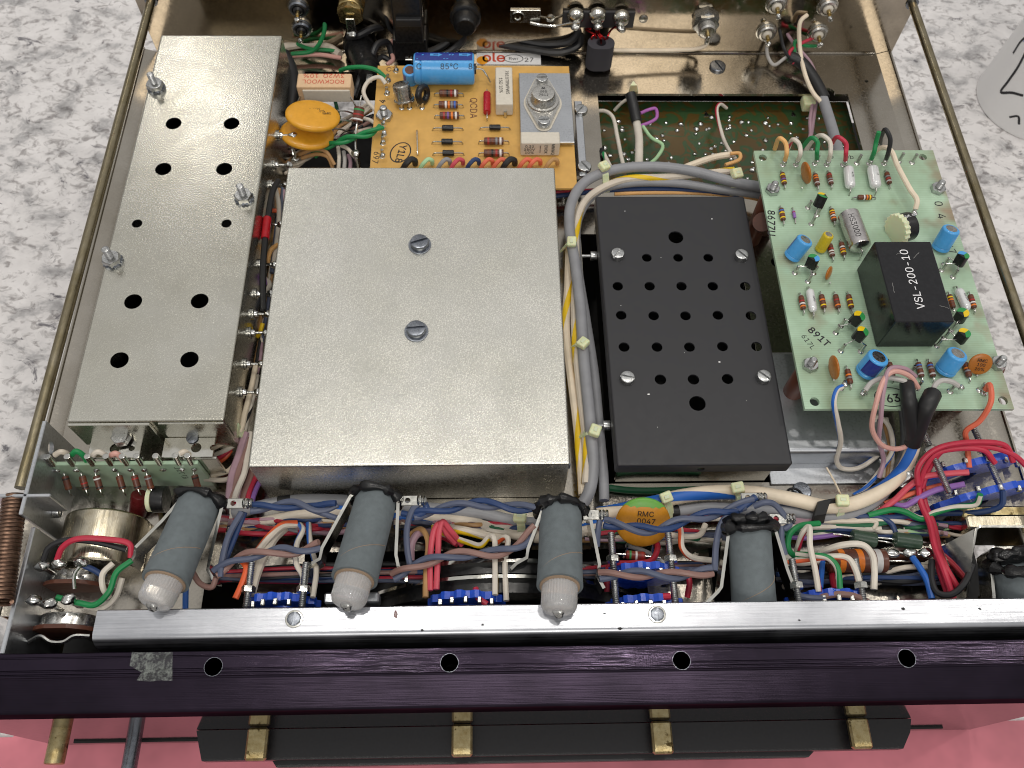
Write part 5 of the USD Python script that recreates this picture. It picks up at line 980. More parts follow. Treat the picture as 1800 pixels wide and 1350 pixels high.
wire('violet strand beside the white cable over the floor opening', 'violet', 0.8, Z_(-2, [(1124, 222), (1120, 240), (1118, 262)]))
wire('pale green wire bending right over the floor opening', 'mint', 1.05, Z_(-4, [(1130, 222), (1145, 242), (1164, 254), (1156, 275, 0), (1140, 290, 4)]))
wire('white wire with a red tracer hooked at the right of the floor opening', 'white', 1.05, Z_(-5, [(1277, 190, -8), (1266, 183, -3), (1260, 192, -2), (1268, 232), (1280, 261, 0), (1294, 280, 4)]), 'red', turns=0.07)
wire('thick cream lead running to the peach hook behind the black box', 'cream', 1.7, Z_(4, [(1195, 298), (1232, 284), (1258, 276), (1284, 272)]))
wire('peach wire hooked round the cream lead behind the black box', 'peach', 1.1, Z_(6, [(1284, 270), (1300, 270), (1300, 280), (1275, 290)]))
wire('dark wire with green tip beside the grey bracket', 'black', 1.5, [(1042, 235, -8), (1052, 255, -4), (1062, 274, 2)]); wire('pale wire with a green tracer emerging near the grey bracket', 'white', 1.3, [(1061, 270, 3), (1068, 284, 5), (1076, 300, 7)], 'green')
wire('green and white wire leaving the amber board along its lower right edge', 'white', 1.3, Z_(8, [(950, 318), (985, 318), (1010, 314), (1022, 312)]), 'green', turns=0.1)
wire('navy wire under the grey loop above the black box', 'navy', 1.3, Z_(7, [(975, 345), (1020, 340), (1066, 335), (1143, 332), (1237, 336), (1300, 343)])); wire('thin crimson wire under the grey loop above the black box', 'crimson', 0.9, Z_(6, [(975, 338), (1040, 334), (1110, 328), (1180, 330)])); wire('peach wire along the rear edge of the black box', 'peach', 1.1, Z_(6, [(1080, 341), (1150, 339), (1230, 340), (1330, 350), (1345, 358)]))
wire('long pale wire hanging from the phono jacks past the black sleeve', 'cream', 1.3, [(1419, 26, 26), (1407, 38, 24), (1406, 83, 13), (1416, 133, 8), (1430, 164, 6), (1443, 179, 5)])
solo('sleeve', tube([at(1388, 100, 9), at(1408, 110, 8), at(1431, 140, 6), at(1449, 174, 4)], 3.2, 14), 'black_sleeve', 'black sleeve slanting down from the group of four phono jacks', 'sleeve')
wire('grey cable leaving the slanting black sleeve toward the green board', 'grey', 2.7, [(1446, 172, 4), (1458, 210, 6), (1468, 245, 10), (1475, 275, 18)], name='cable', cat_='cable', n=14)
for lab, c, pts in (('black wire from the upper left phono jack', 'black', [(1366, 30, 20), (1372, 60, 14), (1378, 85, 10), (1388, 102, 9)]), ('lilac wire beside the black one under the upper left jack', 'mauve', [(1373, 40, 16), (1392, 72, 11), (1425, 111, 6), (1440, 150, 3)]), ('pale looped wire from the lower left phono jack', 'lightgrey', [(1347, 78, 9), (1350, 100, 4), (1361, 114, 3), (1380, 102, 7), (1397, 93, 9), (1410, 106, 8)]),
   ('red wire from the upper right phono jack', 'red', [(1461, 38, 19), (1440, 61, 13), (1411, 75, 12), (1388, 92, 10), (1396, 112, 8)]), ('green wire from the lower right phono jack', 'green', [(1434, 81, 8), (1414, 80, 10), (1398, 72, 13), (1396, 95, 9), (1386, 106, 6), (1402, 112, 6)])):
    wire(lab, c, 1.05, pts, tips='s')
for i, dx in enumerate((0, 6)): wire(('left' if i == 0 else 'right') + ' strand of the lilac pair over the right of the floor opening', 'mauve', 1.05, Z_(-2, [(1430+dx, 172), (1424+dx, 211), (1424+dx*0.3, 239), (1410+dx, 262, 4)]))
solo('wire_clip', rbox(at(1421, 181, -4), (7, 8, 6), 1), 'nylon_tie', 'pale nylon clip at the rear right of the floor opening', 'clip')
# rear left tangle
wire('short thick white lead at the upper left phono jack', 'lightgrey', 1.6, [(458, 26, 18), (466, 18, 22), (485, 16, 23), (508, 18, 22)], tips='e'); wire('green wire arching from the dark jacks down to the rear floor', 'green', 1.3, [(549, 17, 22), (566, 27, 21), (571, 47, 17), (562, 76, 10), (548, 90, 6), (512, 95, 5)]); wire('green wire crossing low at the far left rear', 'green', 1.2, Z_(5, [(521, 77), (545, 86), (575, 88), (592, 90)]))
wire('thick bone coloured cable on the rear floor at the left', 'bone', 2.2, Z_(4, [(500, 82), (540, 77), (575, 82), (598, 96)]), name='cable', cat_='cable'); wire('pinkish wire below the bone cable at the rear left', 'pinkish', 1.3, Z_(4, [(510, 98), (560, 96), (600, 102)]))
wire('green wire arching onto the top left of the amber board', 'green', 1.25, [(598, 124, 14), (614, 119, 20), (640, 118, 23), (663, 124, 23), (677, 136, 20)]); wire('white wire looping beside the left edge of the amber board', 'white', 1.2, [(678, 147, 20), (668, 136, 22), (650, 141, 21), (639, 160, 18), (648, 181, 15), (662, 195, 14)])
wire('pale wire from the receptacle lug down behind the amber board', 'pinkish', 1.3, [(706, 68, 10), (690, 72, 10), (687, 90, 8), (691, 104, 7), (680, 114, 6)])
for lab, pts, r in (('tall black loop of wire left of the receptacle', [(648, 50, 14), (655, 20, 24), (668, 12, 27), (678, 28, 23), (686, 52, 16), (708, 66, 10)], 1.2), ('black wire arching from the brass post to the receptacle', [(612, 64, 14), (630, 62, 16), (655, 50, 17), (680, 48, 14), (700, 60, 10)], 2.0), ('black wire arch behind the tan resistor', [(645, 130, 8), (652, 105, 12), (664, 78, 15), (682, 76, 12), (690, 100, 6)], 1.8), ('low black wire along the left of the amber board', [(640, 150, 4), (655, 118, 6), (672, 100, 7), (690, 110, 5)], 1.5), ('black wire falling left of the amber board', [(622, 170, 5), (632, 140, 8), (640, 100, 8)], 1.6)):
    wire(lab, 'black', r, pts)
for lab, px in (('black rubber cable standing along the rear right flank of the narrow box', [(500, 95, 14), (512, 120, 14), (516, 160, 14), (512, 200, 12)]),): wire(lab, 'black', 3.0, px, name='cable', cat_='cable', n=12)
twisted('green twisted pair from the amber board to the rear left floor', 'green', 'green', 1.15, [(671, 222, 20), (650, 234, 20), (625, 240, 19), (600, 248, 17), (566, 260, 12), (552, 272, 6)], 22)
for lab, c, pts in (('upper tan wire arching out of the gap behind the large box', 'tan', [(526, 272, 8), (550, 263, 12), (572, 266, 12), (588, 290, 8)]), ('lower tan wire beside the upper tan one', 'tan', [(530, 278, 7), (558, 271, 10), (576, 276, 10), (585, 295, 6)]), ('white wire dropping behind the large box near the tan pair', 'white', [(594, 258, 10), (596, 275, 9), (595, 298, 6)]), ('grey white wire dropping behind the large box', 'lightgrey', [(604, 266, 9), (606, 280, 8), (605, 298, 6)]), ('pale wire bent to the solder lug left of the amber board', 'bone', [(600, 256, 12), (612, 262, 13), (620, 272, 12)]), ('mauve wire behind the large box left of the amber board', 'mauve', [(612, 272, 7), (616, 285, 6), (615, 300, 5)]), ('green wire dropping below the tan resistor', 'darkgreen', [(588, 172, 10), (592, 190, 7), (598, 215, 4)]), ('thin white wire from the red and brown resistor', 'white', [(640, 208, 14), (652, 212, 14), (664, 222, 13)])):
    wire(lab, c, 1.1, pts)
q = Thing('terminal_post', 'soldered terminal post below the lower yellow disc', 'terminal'); c = at(520, 280, 8); q.add('post', cyl(c-Z*8, c, 1.0, 10), 'tinned'); q.add('solder_joint', blob(c, 2.0, 2), 'solder'); q.add('lead', tube([at(512, 257, 18), at(517, 264, 15), at(520, 280, 9)], 0.5, 6), 'tinned')
q = Thing('terminal_post', 'soldered terminal post between the green pair and the amber board', 'terminal'); c = at(626, 272, 12); q.add('post', cyl(c-Z*12, c, 1.3, 10), 'tinned'); q.add('solder_joint', blob(c+V(0, 0, .5), 2.3, 8), 'solder'); q.add('lead', tube([at(628, 215, 20), at(626, 232, 18), at(625, 250, 15), c], 0.6, 6), 'tinned')
# stubs along the bottom edge of the amber board
for px, c, nm in ((722, 'black', 'leftmost black'), (752, 'mint', 'pale green'), (783, 'grey', 'grey'), (806, 'rose', 'pink'), (834, 'navy', 'navy blue'), (858, 'coral', 'first orange'), (880, 'coral', 'second orange'), (897, 'black', 'right hand black'), (925, 'coral', 'third orange'), (942, 'coral', 'fourth orange'), (972, 'tan', 'tan yellow')):
    r = 1.5 if c == 'black' else 1.2
    wire(f'{nm} wire stub bent over at the lower edge of the amber board', c, r, [(px+8, 288, 17), (px+7, 282, 20), (px+1, 280, 21), (px-8, 288, 20), (px-14, 298, 17)])
# gap between the two plated boxes
for lab, c, st, r, pts in (('long white wire down the gap between the plated boxes', 'white', None, 1.2, [(484, 330, 18), (490, 360, 16), (489, 400, 14), (480, 470, 12)]), ('slate wire down the gap between the plated boxes', 'slate', None, 1.2, [(488, 385, 12), (483, 430, 12), (478, 480, 10)]), ('orange wire crossing the gap between the plated boxes', 'orange', None, 1.2, [(450, 372, 14), (470, 370, 15), (492, 371, 14)]), ('peach wire in the gap between the plated boxes', 'peach', None, 1.2, [(488, 430, 14), (476, 440, 15), (470, 462, 13)]), ('lilac wire looped in the gap by the narrow box', 'violet', None, 1.1, [(456, 512, 14), (452, 488, 18), (462, 484, 18), (466, 500, 14)]), ('white wire forked in the gap below the lilac loop', 'white', None, 1.2, [(462, 486, 12), (474, 500, 14), (466, 516, 12)]), ('yellow wire end in the gap between the plated boxes', 'yellow', None, 1.1, [(462, 568, 16), (458, 582, 14), (452, 592, 10)]),
    ('orange wire coming from under the narrow box near the tie', 'orange', None, 1.5, [(395, 722, 10), (412, 730, 13), (424, 744, 13)])):
    wire(lab, c, r, pts, st)
# bundle at the lower left corner of the large box
for lab, c, st, r, pts in (
    ('outer cream wire of the bundle at the large box corner', 'cream', None, 1.3, [(450, 640, 14), (442, 680, 16), (432, 720, 17), (420, 760, 17), (385, 782, 14), (346, 800, 10)]),
    ('white wire of the bundle with a dark tracer', 'white', 'black', 1.2, [(452, 660, 12), (444, 700, 14), (434, 735, 15), (424, 770, 14), (395, 792, 11), (350, 810, 8)]),
    ('red wire of the bundle turning toward the small green board', 'red', None, 1.2, [(430, 752, 13), (415, 775, 12), (398, 795, 10), (355, 820, 7)]),
    ('lower cream wire of the bundle turning left', 'cream', None, 1.2, [(432, 765, 14), (424, 790, 14), (405, 825, 9), (372, 836, 7)]),
    ('bone wire running level from the bundle to the left', 'bone', None, 1.2, [(418, 830, 8), (398, 843, 8), (360, 842, 6)]),
    ('mauve wire hanging from the tie down past the first sleeve', 'mauve', None, 1.5, [(432, 760, 15), (420, 800, 14), (408, 835, 13), (402, 880, 12)]),
    ('brown wire hanging from the tie down past the first sleeve', 'brown', None, 1.5, [(436, 770, 13), (424, 810, 13), (414, 850, 12), (400, 885, 12)]),
    ('white wire hanging vertically at the corner of the large box', 'white', None, 1.4, [(440, 760, 13), (435, 800, 13), (430, 830, 14), (416, 865, 14), (412, 880, 12)]),
    ('dark brown wire under the corner of the large box', 'brown', None, 1.6, [(446, 820, 8), (438, 845, 9), (428, 870, 9), (424, 890, 8)]),
    ('red wire under the corner of the large box', 'red', None, 1.2, [(455, 830, 8), (443, 852, 9), (436, 880, 9), (445, 900, 7)]),
    ('violet wire under the corner of the large box', 'violet', None, 1.2, [(462, 838, 7), (450, 860, 8), (444, 884, 8), (455, 898, 6)]),
    ('orange wire beside the first bundle tie', 'orange', None, 1.1, [(415, 770, 10), (400, 800, 8), (372, 822, 6)])):
    wire(lab, c, r, pts, st)
# small green board and potentiometer
for lab, c, pts in (('green wire hooked on the small upright board', 'green', [(126, 800, 26), (134, 793, 28), (146, 800, 26), (156, 818, 20)]), ('white wire hooked on the fourth post of the small upright board', 'white', [(163, 800, 26), (172, 794, 27), (188, 802, 24), (200, 816, 18)]), ('pinkish wire hooked on the fifth post of the small upright board', 'pinkish', [(195, 800, 26), (204, 797, 27), (214, 806, 24), (220, 818, 20)]), ('bone wire hooked on the second to last post of the small upright board', 'bone', [(316, 798, 27), (324, 794, 27), (338, 804, 22), (356, 812, 14)]), ('bone wire hooked on the first post of the small upright board', 'bone', [(96, 800, 26), (108, 794, 27), (120, 800, 24), (128, 815, 18)]),
    ('black wire arched over the dual potentiometer', 'black', [(76, 985, 22), (86, 963, 24), (113, 950, 25), (167, 953, 24), (222, 966, 22)]), ('red wire arched over the dual potentiometer', 'red', [(100, 985, 22), (110, 962, 25), (133, 948, 27), (187, 948, 26), (228, 957, 24), (230, 980, 22)]),
    ('white wire curling beside the potentiometer to the lower lugs', 'white', [(199, 990, 20), (181, 1008, 20), (181, 1033, 18), (192, 1050, 14)]), ('green wire curling from the first clip to the lower potentiometer lugs', 'green', [(232, 985, 22), (205, 1006, 22), (192, 1040, 20), (167, 1063, 18), (140, 1060, 18), (100, 1050, 18)]), ('second white wire under the green curl', 'white', [(215, 1016, 18), (202, 1052, 16), (180, 1069, 15), (150, 1066, 15)]), ('navy wire from the upper potentiometer lug', 'navy', [(146, 994, 20), (165, 1002, 19), (185, 1015, 17)]),
    ('blue wire dropping below the first sleeve', 'blue', [(330, 1000, 14), (327, 1030, 14), (326, 1070, 12)]), ('brown wire looped at the foot of the first clip', 'brown', [(338, 1005, 18), (352, 1026, 18), (372, 1032, 18), (380, 1015, 20)])):
    wire(lab, c, 1.25, pts)
# lamp wiring between the clips
for lab, a_, b_, pts in (('blue and slate twisted pair between the first and second clips', 'navy', 'slate', [(440, 893, 26), (480, 890, 26), (520, 887, 26), (560, 893, 26), (592, 886, 27)]), ('slate and brown twisted pair from the first to the second sleeve', 'slate', 'brown', [(378, 1008, 22), (415, 983, 23), (451, 974, 24), (490, 968, 24), (525, 970, 24), (562, 958, 25)]),
    ('blue and slate twisted pair between the second and third clips', 'navy', 'slate', [(727, 905, 25), (787, 893, 26), (827, 885, 26), (870, 888, 26), (905, 892, 26), (955, 892, 27)]), ('brown and slate twisted pair from the second to the third sleeve', 'brown', 'slate', [(690, 1014, 20), (716, 1000, 22), (751, 987, 23), (794, 976, 24), (834, 974, 24), (881, 970, 24), (917, 956, 25), (940, 925, 26)]),
    ('slate and blue twisted pair crossing the large orange disc', 'slate', 'navy', [(1062, 918, 27), (1109, 927, 28), (1153, 932, 28), (1198, 916, 28), (1242, 906, 28), (1287, 896, 28), (1322, 878, 28)]), ('brown and slate twisted pair over the double blue switch', 'brown', 'slate', [(1053, 1012, 24), (1109, 1009, 26), (1153, 1010, 26), (1198, 1011, 26), (1253, 1003, 26)])):
    twisted(lab, a_, b_, 1.3, pts, 26)
for lab, c, r, pts in (('slate wire hanging from the first clip lug', 'slate', 1.35, [(425, 900, 25), (402, 942, 24), (390, 988, 23), (387, 1014, 22)]), ('navy wire behind the slate one at the first clip lug', 'navy', 1.35, [(430, 900, 23), (412, 945, 21), (396, 985, 20)]), ('slate wire passing behind the second sleeve clip', 'slate', 1.3, [(551, 897, 25), (575, 905, 25), (595, 912, 24)]), ('slate wire looping down from the second clip lug', 'slate', 1.35, [(738, 885, 26), (726, 895, 26), (716, 925, 24), (716, 965, 22), (722, 1000, 21)]), ('navy wire end at the second clip lug', 'navy', 1.35, [(745, 882, 26), (750, 895, 26), (735, 906, 25), (706, 902, 24)]), ('slate wire hanging from the third clip lug', 'slate', 1.35, [(1055, 910, 26), (1051, 935, 25), (1049, 960, 22)]),
    ('slate wire falling left of the fourth sleeve', 'slate', 1.4, [(1310, 892, 28), (1280, 905, 28), (1266, 925, 27), (1259, 955, 26), (1256, 1003, 25)]), ('slate wire arched over the fourth sleeve to its bright solder blob', 'slate', 1.35, [(1325, 890, 28), (1345, 883, 30), (1360, 886, 29), (1380, 908, 27), (1388, 922, 26), (1378, 930, 25)]), ('navy wire end soldered to the dark lug above the fourth sleeve', 'navy', 1.5, [(1296, 898, 28), (1312, 886, 28), (1328, 874, 28)]), ('slate wire hanging right of the fourth sleeve clip', 'slate', 1.3, [(1374, 925, 25), (1374, 950, 24), (1380, 975, 22)])):
    wire(lab, c, r, pts)
wire('slate and brown wire end by the last blue switch under the rail', 'brown', 1.4, [(1430, 1056, 20), (1460, 1046, 22), (1495, 1046, 22), (1525, 1058, 20)]); wire('slate wire end left of the last front switch', 'slate', 1.3, [(1398, 1046, 20), (1420, 1050, 22), (1450, 1052, 22)])
# wires that drop to the front switches
for lab, c, st, r, pts in (
    ('orange wire dropping to the leftmost blue switch', 'orange', None, 1.35, [(425, 985, 20), (433, 998, 21), (427, 1022, 21), (414, 1052, 21)]), ('white wire with an orange tracer over the gap by the leftmost switch', 'bone', 'orange', 1.5, [(522, 921, 14), (497, 924, 16), (472, 946, 17), (455, 968, 17)]), ('thick pale lead ending in clear sleeving at the leftmost switch', 'bone', None, 2.0, [(500, 928, 12), (482, 945, 14), (462, 980, 16), (450, 1008, 18), (440, 1045, 20)]), ('white and blue wire dropping to the right of the leftmost switch', 'white', 'blue', 1.2, [(527, 922, 14), (532, 932, 17), (522, 956, 18), (521, 990, 19), (533, 1016, 20), (523, 1052, 20)]), ('white wire with blue tracer beside it left of the second sleeve', 'white', 'blue', 1.2, [(542, 920, 13), (546, 960, 16), (556, 998, 18), (550, 1050, 20)]),
    ('left rose red wire looping down to the dial drum switch', 'rose', None, 1.3, [(800, 955, 12), (786, 940, 15), (773, 920, 19), (764, 930, 20), (757, 970, 20), (756, 1038, 20)]), ('right rose red wire looping down to the dial drum switch', 'rose', None, 1.3, [(812, 958, 11), (790, 930, 17), (778, 917, 20), (772, 935, 20), (770, 970, 20), (767, 1036, 20)]), ('tan wire dropping left of the rose red pair', 'tan', None, 1.25, [(720, 940, 12), (740, 930, 15), (752, 950, 17), (749, 1000, 19), (748, 1050, 20)]), ('white wire with a yellow tracer dropping to the dial drum switch', 'white', 'yellow', 1.25, [(778, 938, 12), (822, 953, 14), (846, 958, 16), (860, 943, 18), (868, 945, 20), (870, 985, 20), (870, 1046, 21)]), ('thick white wire with yellow tracer across the middle of the front gap', 'bone', 'yellow', 1.7, [(760, 928, 10), (813, 932, 12), (855, 942, 12), (890, 948, 10)]), ('white wire with an orange tracer dropping right of the yellow one', 'white', 'orange', 1.25, [(872, 956, 14), (888, 944, 18), (893, 948, 19), (888, 985, 19), (890, 1056, 20)]), ('short red wire curling over the dial drum switch', 'red', None, 1.25, [(836, 1034, 21), (840, 1050, 22), (856, 1062, 22)]), ('crimson wire passing under the yellow traced one', 'crimson', None, 1.2, [(722, 925, 9), (780, 945, 10), (805, 958, 9)]), ('pale mauve wire turning down behind the second sleeve', 'mauve', None, 1.5, [(760, 936, 10), (735, 938, 14), (724, 955, 15), (722, 985, 14)]),
    ('crimson wire arching round the double blue switch', 'crimson', None, 1.3, [(1066, 1040, 12), (1072, 995, 15), (1109, 990, 15), (1144, 986, 15), (1156, 962, 13), (1150, 945, 10)]), ('white wire with an orange tracer right of the double blue switch', 'white', 'orange', 1.3, [(1192, 915, 16), (1197, 935, 18), (1199, 962, 17), (1213, 978, 15), (1251, 985, 12)]), ('pale wire looped below the twisted pair near the double switch', 'bone', None, 1.3, [(1178, 940, 14), (1200, 943, 14), (1230, 940, 14), (1240, 922, 13)]), ('red wire on the front deck of the double blue switch', 'red', None, 1.4, [(1148, 1060, 20), (1158, 1050, 23), (1178, 1048, 23)]), ('crimson wire at the right of the double blue switch', 'crimson', None, 1.3, [(1208, 1004, 14), (1212, 1025, 14), (1208, 1050, 12)]), ('grey white wire below the large orange disc', 'lightgrey', None, 1.1, [(1100, 958, 8), (1140, 972, 9), (1170, 992, 8)]),
    ('white wire with a red tracer arched over the last front switch', 'white', 'red', 1.3, [(1400, 970, 12), (1412, 935, 20), (1422, 926, 22), (1424, 960, 22), (1433, 1002, 22), (1439, 1040, 21)]), ('green wire arched over the last front switch', 'green', 'white', 1.3, [(1400, 974, 16), (1430, 976, 20), (1455, 980, 22), (1471, 996, 22), (1477, 1036, 21)]), ('white wire arched highest over the big brown resistor', 'white', None, 1.4, [(1444, 970, 16), (1480, 958, 22), (1517, 958, 23), (1533, 975, 22), (1537, 1000, 21), (1536, 1036, 20)]), ('white wire with an orange tracer over the big brown resistor', 'white', 'orange', 1.35, [(1385, 988, 14), (1450, 979, 20), (1490, 981, 22), (1503, 1000, 22), (1513, 1034, 21)]), ('bone wire running left from the big brown resistor', 'bone', None, 1.3, [(1375, 985, 10), (1410, 990, 11), (1448, 984, 12)]), ('dark green wire curling right of the fourth sleeve', 'green', None, 1.3, [(1440, 920, 13), (1405, 925, 16), (1388, 940, 16), (1386, 965, 14), (1396, 978, 12)]), ('blue wire in front of the big brown resistor on the left', 'blue', None, 1.2, [(1446, 985, 12), (1444, 1010, 14), (1442, 1034, 16)]), ('crimson pair end behind the last front switch', 'crimson', None, 1.3, [(1462, 1006, 8), (1464, 1022, 12), (1468, 1036, 14)])):
    wire(lab, c, r, pts, st, turns=0.07)
# loom on the right
for lab, c, st, r, pts in (
    ('highest red wire arching over the right hand double switch', 'red', None, 1.25, [(1614, 852, 16), (1613, 825, 20), (1630, 800, 24), (1656, 785, 27), (1718, 777, 29), (1768, 784, 28), (1781, 812, 24)]), ('second red wire arching over the right hand double switch', 'red', None, 1.25, [(1616, 856, 14), (1625, 825, 19), (1645, 798, 24), (1680, 789, 26), (1730, 792, 27), (1749, 814, 24)]), ('third red wire arching over to the right picture edge', 'red', None, 1.25, [(1620, 858, 13), (1634, 822, 18), (1660, 790, 25), (1704, 784, 27), (1750, 788, 27), (1785, 802, 26), (1806, 822, 24)]),
    ('rose wire soldered to the right hand double switch', 'rose', None, 1.4, [(1703, 830, 23), (1662, 833, 20), (1622, 839, 16), (1597, 856, 13), (1574, 878, 11), (1543, 902, 8)]), ('violet wire with pale print soldered to the right hand double switch', 'violet', None, 1.35, [(1696, 851, 23), (1647, 861, 17), (1614, 876, 13), (1590, 889, 11), (1569, 886, 9)]), ('coral wire passing behind the violet one', 'coral', None, 1.25, [(1665, 850, 14), (1605, 867, 11), (1555, 886, 8)]), ('green wire with white tracer soldered to the front deck of the right switch', 'green', 'white', 1.35, [(1723, 869, 22), (1716, 886, 18), (1676, 892, 15), (1642, 902, 13), (1620, 912, 12), (1591, 900, 12), (1571, 896, 11), (1526, 906, 9)]), ('navy wire bent from the right hand switch along the loom', 'navy', None, 1.35, [(1763, 862, 22), (1760, 888, 18), (1732, 899, 14), (1633, 903, 10), (1560, 910, 9), (1520, 908, 8)]), ('navy wire turning down beside the green resistors', 'navy', None, 1.3, [(1500, 908, 8), (1545, 910, 9), (1566, 920, 10), (1574, 936, 10)]),
    ('first red wire of the loom falling to the rail at the right', 'red', None, 1.35, [(1614, 850, 14), (1619, 885, 13), (1634, 920, 14), (1643, 960, 16), (1660, 1005, 18), (1676, 1052, 16)]), ('second red wire of the loom falling to the rail at the right', 'crimson', None, 1.35, [(1622, 845, 13), (1626, 885, 12), (1641, 922, 13), (1650, 962, 15), (1664, 1000, 17), (1688, 1040, 16)]), ('short red wire at the bottom of the red loom', 'red', None, 1.3, [(1645, 975, 13), (1652, 1005, 14), (1668, 1050, 14)]),
    ('blue wire falling from the terminal strip to the rail at the right', 'blue', None, 1.4, [(1604, 980, 12), (1618, 1000, 14), (1630, 1022, 15), (1638, 1052, 15)]), ('black wire looped beside the red loom above the rail', 'black', None, 1.4, [(1638, 985, 14), (1638, 1020, 16), (1648, 1042, 17), (1672, 1045, 18), (1695, 1025, 20), (1710, 992, 22)]),
    ('mint wire of the thin loom behind the green resistors', 'mint', None, 1.0, [(1390, 926, 6), (1470, 924, 7), (1540, 928, 8), (1620, 936, 7), (1680, 925, 6)]), ('dark green wire of the thin loom behind the green resistors', 'darkgreen', None, 1.1, [(1400, 932, 6), (1480, 930, 7), (1560, 934, 7), (1640, 940, 6)]), ('bone wire of the thin loom arching near the red wires', 'bone', None, 1.1, [(1400, 918, 7), (1480, 915, 8), (1540, 915, 9), (1590, 918, 9), (1632, 930, 7)]), ('bone wire with a bend left of the navy one', 'bone', None, 1.1, [(1430, 916, 8), (1490, 917, 9), (1540, 918, 10), (1535, 930, 9)]), ('violet wire low behind the left green resistor', 'violet', None, 1.1, [(1385, 944, 6), (1420, 946, 6), (1470, 940, 6), (1495, 936, 5)]), ('white wire below the violet one at the right', 'white', None, 1.1, [(1388, 938, 6), (1430, 938, 6), (1500, 938, 5), (1560, 942, 5)]), ('red wire along the underside of the front loom', 'crimson', None, 1.2, [(1180, 912, 6), (1260, 905, 6), (1330, 908, 6), (1400, 914, 6), (1480, 912, 6)]), ('white wire along the underside of the front loom', 'white', None, 1.1, [(1180, 916, 5), (1260, 912, 5), (1320, 914, 5)]),
    ('dark green wire lying on the floor in front of the black box', 'darkgreen', None, 1.5, [(1058, 856, 2), (1109, 862, 2), (1175, 862, 2), (1235, 860, 2)]), ('fine dark looped lead on the floor near the slotted screw', 'black', None, 0.6, [(1378, 872, 2), (1388, 860, 4), (1400, 860, 4), (1412, 872, 2)]), ('thin pale stalk sticking up above a tie at the right', 'cream', None, 0.45, [(1479, 872, 14), (1466, 845, 20), (1453, 822, 24)])):
    wire(lab, c, r, pts, st, turns=0.07)
q = Thing('floor_bolt', 'threaded steel bolt slanting up behind the red wires at the right', 'bolt'); a, b = at(1580, 855, 3), at(1604, 828, 15); q.add('shank', thread(a, b, 2.6, 0.8, 16), 'steel_screw'); q.add('hex_nut', hexnut(a, 4.2, 3, d=unit(b-a)), 'dark_screw')
q = Thing('tag_strip', 'dark terminal strip with soldered joints right of the big brown resistor', 'terminal strip'); a, b = at(1560, 975, 9), at(1640, 975, 9); q.add('strip', bev((a+b)/2-Z*3, (np.linalg.norm(b-a), 2, 9), 0.3), 'phenolic')
for px in (1568, 1600, 1628): q.add('solder_joint', blob(at(px, 972, 12), 2.0, px, (1.3, 1, 0.9)), 'solder')
q.add('bus', tube([at(1560, 968, 11), at(1600, 974, 12), at(1642, 976, 12)], 0.5, 6), 'tinned')
q = Thing('spacer', 'short dark phenolic spacer under the left side of the green board', 'spacer'); q.add('body', cyl(at(1340, 390, 24), at(1345, 400, 2), 4.4, 18), 'phenolic')
# nylon cable ties
for lab, (hx, hy, hz), (sx, sy, sz) in (('cable tie at the upper left bend of the grey loop', (1062, 292, 19), (1066, 338, 8)), ('cable tie above the upper right corner of the black box', (1295, 305, 18), (1288, 343, 8)), ('cable tie on the grey cable level with the top screws of the black box', (1005, 425, 19), (988, 440, 8)), ('cable tie on the grey cable beside the middle of the black box', (1025, 603, 19), (1003, 610, 8)), ('cable tie on the grey cable beside the lower left of the black box', (1046, 757, 19), (1014, 768, 8)),
    ('cable tie on the cream cable just above the large orange disc', (1171, 874, 17), (1180, 920, 5)), ('cable tie on the cream cable above the fourth grey sleeve', (1297, 858, 17), (1300, 895, 6)), ('cable tie on the cream cable at the right with the thin stalk', (1481, 880, 17), (1472, 920, 5)), ('cable tie round the wire bundle at the lower left corner of the large box', (410, 755, 19), (440, 772, 12)), ('cable tie between the second and third sleeves below the twisted pair', (914, 908, 16), (918, 950, 5))):
    q = Thing('cable_tie', lab, 'cable tie', 'nylon cable ties on the wiring'); c = at(hx, hy, hz); e = at(sx, sy, sz); d = unit(e-c); side = unit(np.cross(d, Z))
    k = q.add('head', rbox((0, 0, 0), (5.6, 5.2, 3.6), 0.9), 'nylon_tie'); m = q.parts[-1][1]; tz = unit(Z + V(rng.uniform(-.35, .35), rng.uniform(-.35, .2), 0)); s2 = unit(np.cross(d, tz)); ax3 = np.array([s2, unit(np.cross(tz, s2)), tz]) * rng.uniform(0.82, 1.0); m.vertices = np.asarray(m.vertices) @ ax3 + c
    q.add('slot', bev(c+tz*1.6, (2.2, 1.4, 0.6), 0.1, ax3/np.linalg.norm(ax3[0])), 'knob_cream', k); q.add('strap', ribbon([c, c+d*3-Z*0.2, c*0.6+e*0.4+Z*1.5, e], 3.2, 1.0, down=side), 'nylon_tie', smooth=40); m = q.parts[-1][1]; m.vertices = np.asarray(m.vertices) - side*1.6

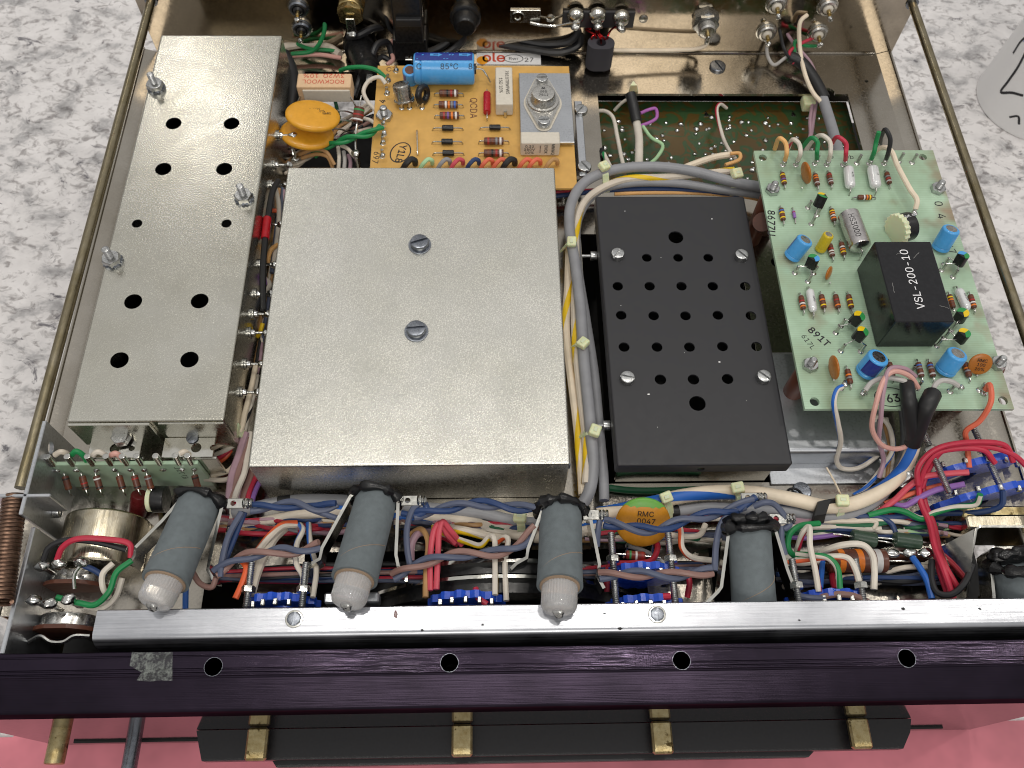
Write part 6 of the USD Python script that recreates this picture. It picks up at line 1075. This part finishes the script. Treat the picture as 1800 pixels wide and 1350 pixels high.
# looms of thin wires lying low in the front channel
def loom(label, ends, z, n, cols, seed, wob=9):
    q = Thing('wire_loom', label, 'wires'); r3 = random.Random(seed); (xa, ya), (xb, yb) = ends
    for i in range(n):
        m = 6; oy, s_ = r3.uniform(-wob, wob), r3.random()*3; pts = []
        for j in range(m+1):
            t_ = j/m; pts.append(at(xa+(xb-xa)*t_ + r3.uniform(-8, 8), ya+(yb-ya)*t_ + oy*math.cos(t_*3+s_) + r3.uniform(-4, 4), z + r3.uniform(-2.5, 3.5)))
        q.add('wire', tube(pts, r3.choice((0.75, 0.9, 1.05)), 8, 6), 'wire_'+r3.choice(cols))
low = ['bone', 'slate', 'navy', 'grey', 'brown', 'black', 'darkgreen', 'mauve', 'crimson', 'white', 'black', 'slate', 'tan']
loom('low tangle of thin wires between the first and second sleeves', ((395, 925), (620, 925)), 8, 17, low, 1, 15)
loom('low tangle of thin wires between the second and third sleeves', ((700, 920), (960, 925)), 7, 17, low, 2, 15)
loom('low tangle of thin wires behind the double blue switch', ((1030, 940), (1300, 945)), 7, 16, low, 3, 17)
loom('low tangle of thin wires right of the fourth sleeve', ((1370, 925), (1660, 930)), 6, 18, low, 4, 15)
loom('dark loom running along the rail behind the front switches', ((380, 1010), (1240, 1000)), 8, 14, ['black', 'black', 'brown', 'slate', 'navy', 'crimson'], 5, 18)
loom('dark loom along the rail at the right of the fourth sleeve', ((1370, 1010), (1700, 1010)), 7, 13, ['black', 'black', 'brown', 'slate', 'navy', 'bone'], 6, 20)
loom('loom of pale wires in the gap between the narrow and the large plated boxes', ((492, 330), (440, 700)), 8, 10, ['bone', 'white', 'mauve', 'black', 'slate', 'tan'], 7, 3)
loom('loom of wires curling past the lower left corner of the large box', ((440, 700), (408, 890)), 9, 10, ['bone', 'white', 'mauve', 'brown', 'red', 'cream'], 8, 5)
loom('loom of mixed wires on the floor at the rear left between the boxes', ((505, 285), (655, 200)), 3, 12, ['black', 'black', 'bone', 'mauve', 'brown', 'tan', 'darkgreen'], 9, 26)
loom('loom of dark wires under the right hand double switch', ((1570, 905), (1800, 950)), 5, 9, ['black', 'navy', 'darkgreen', 'crimson', 'bone', 'mint'], 10, 12)

flush()
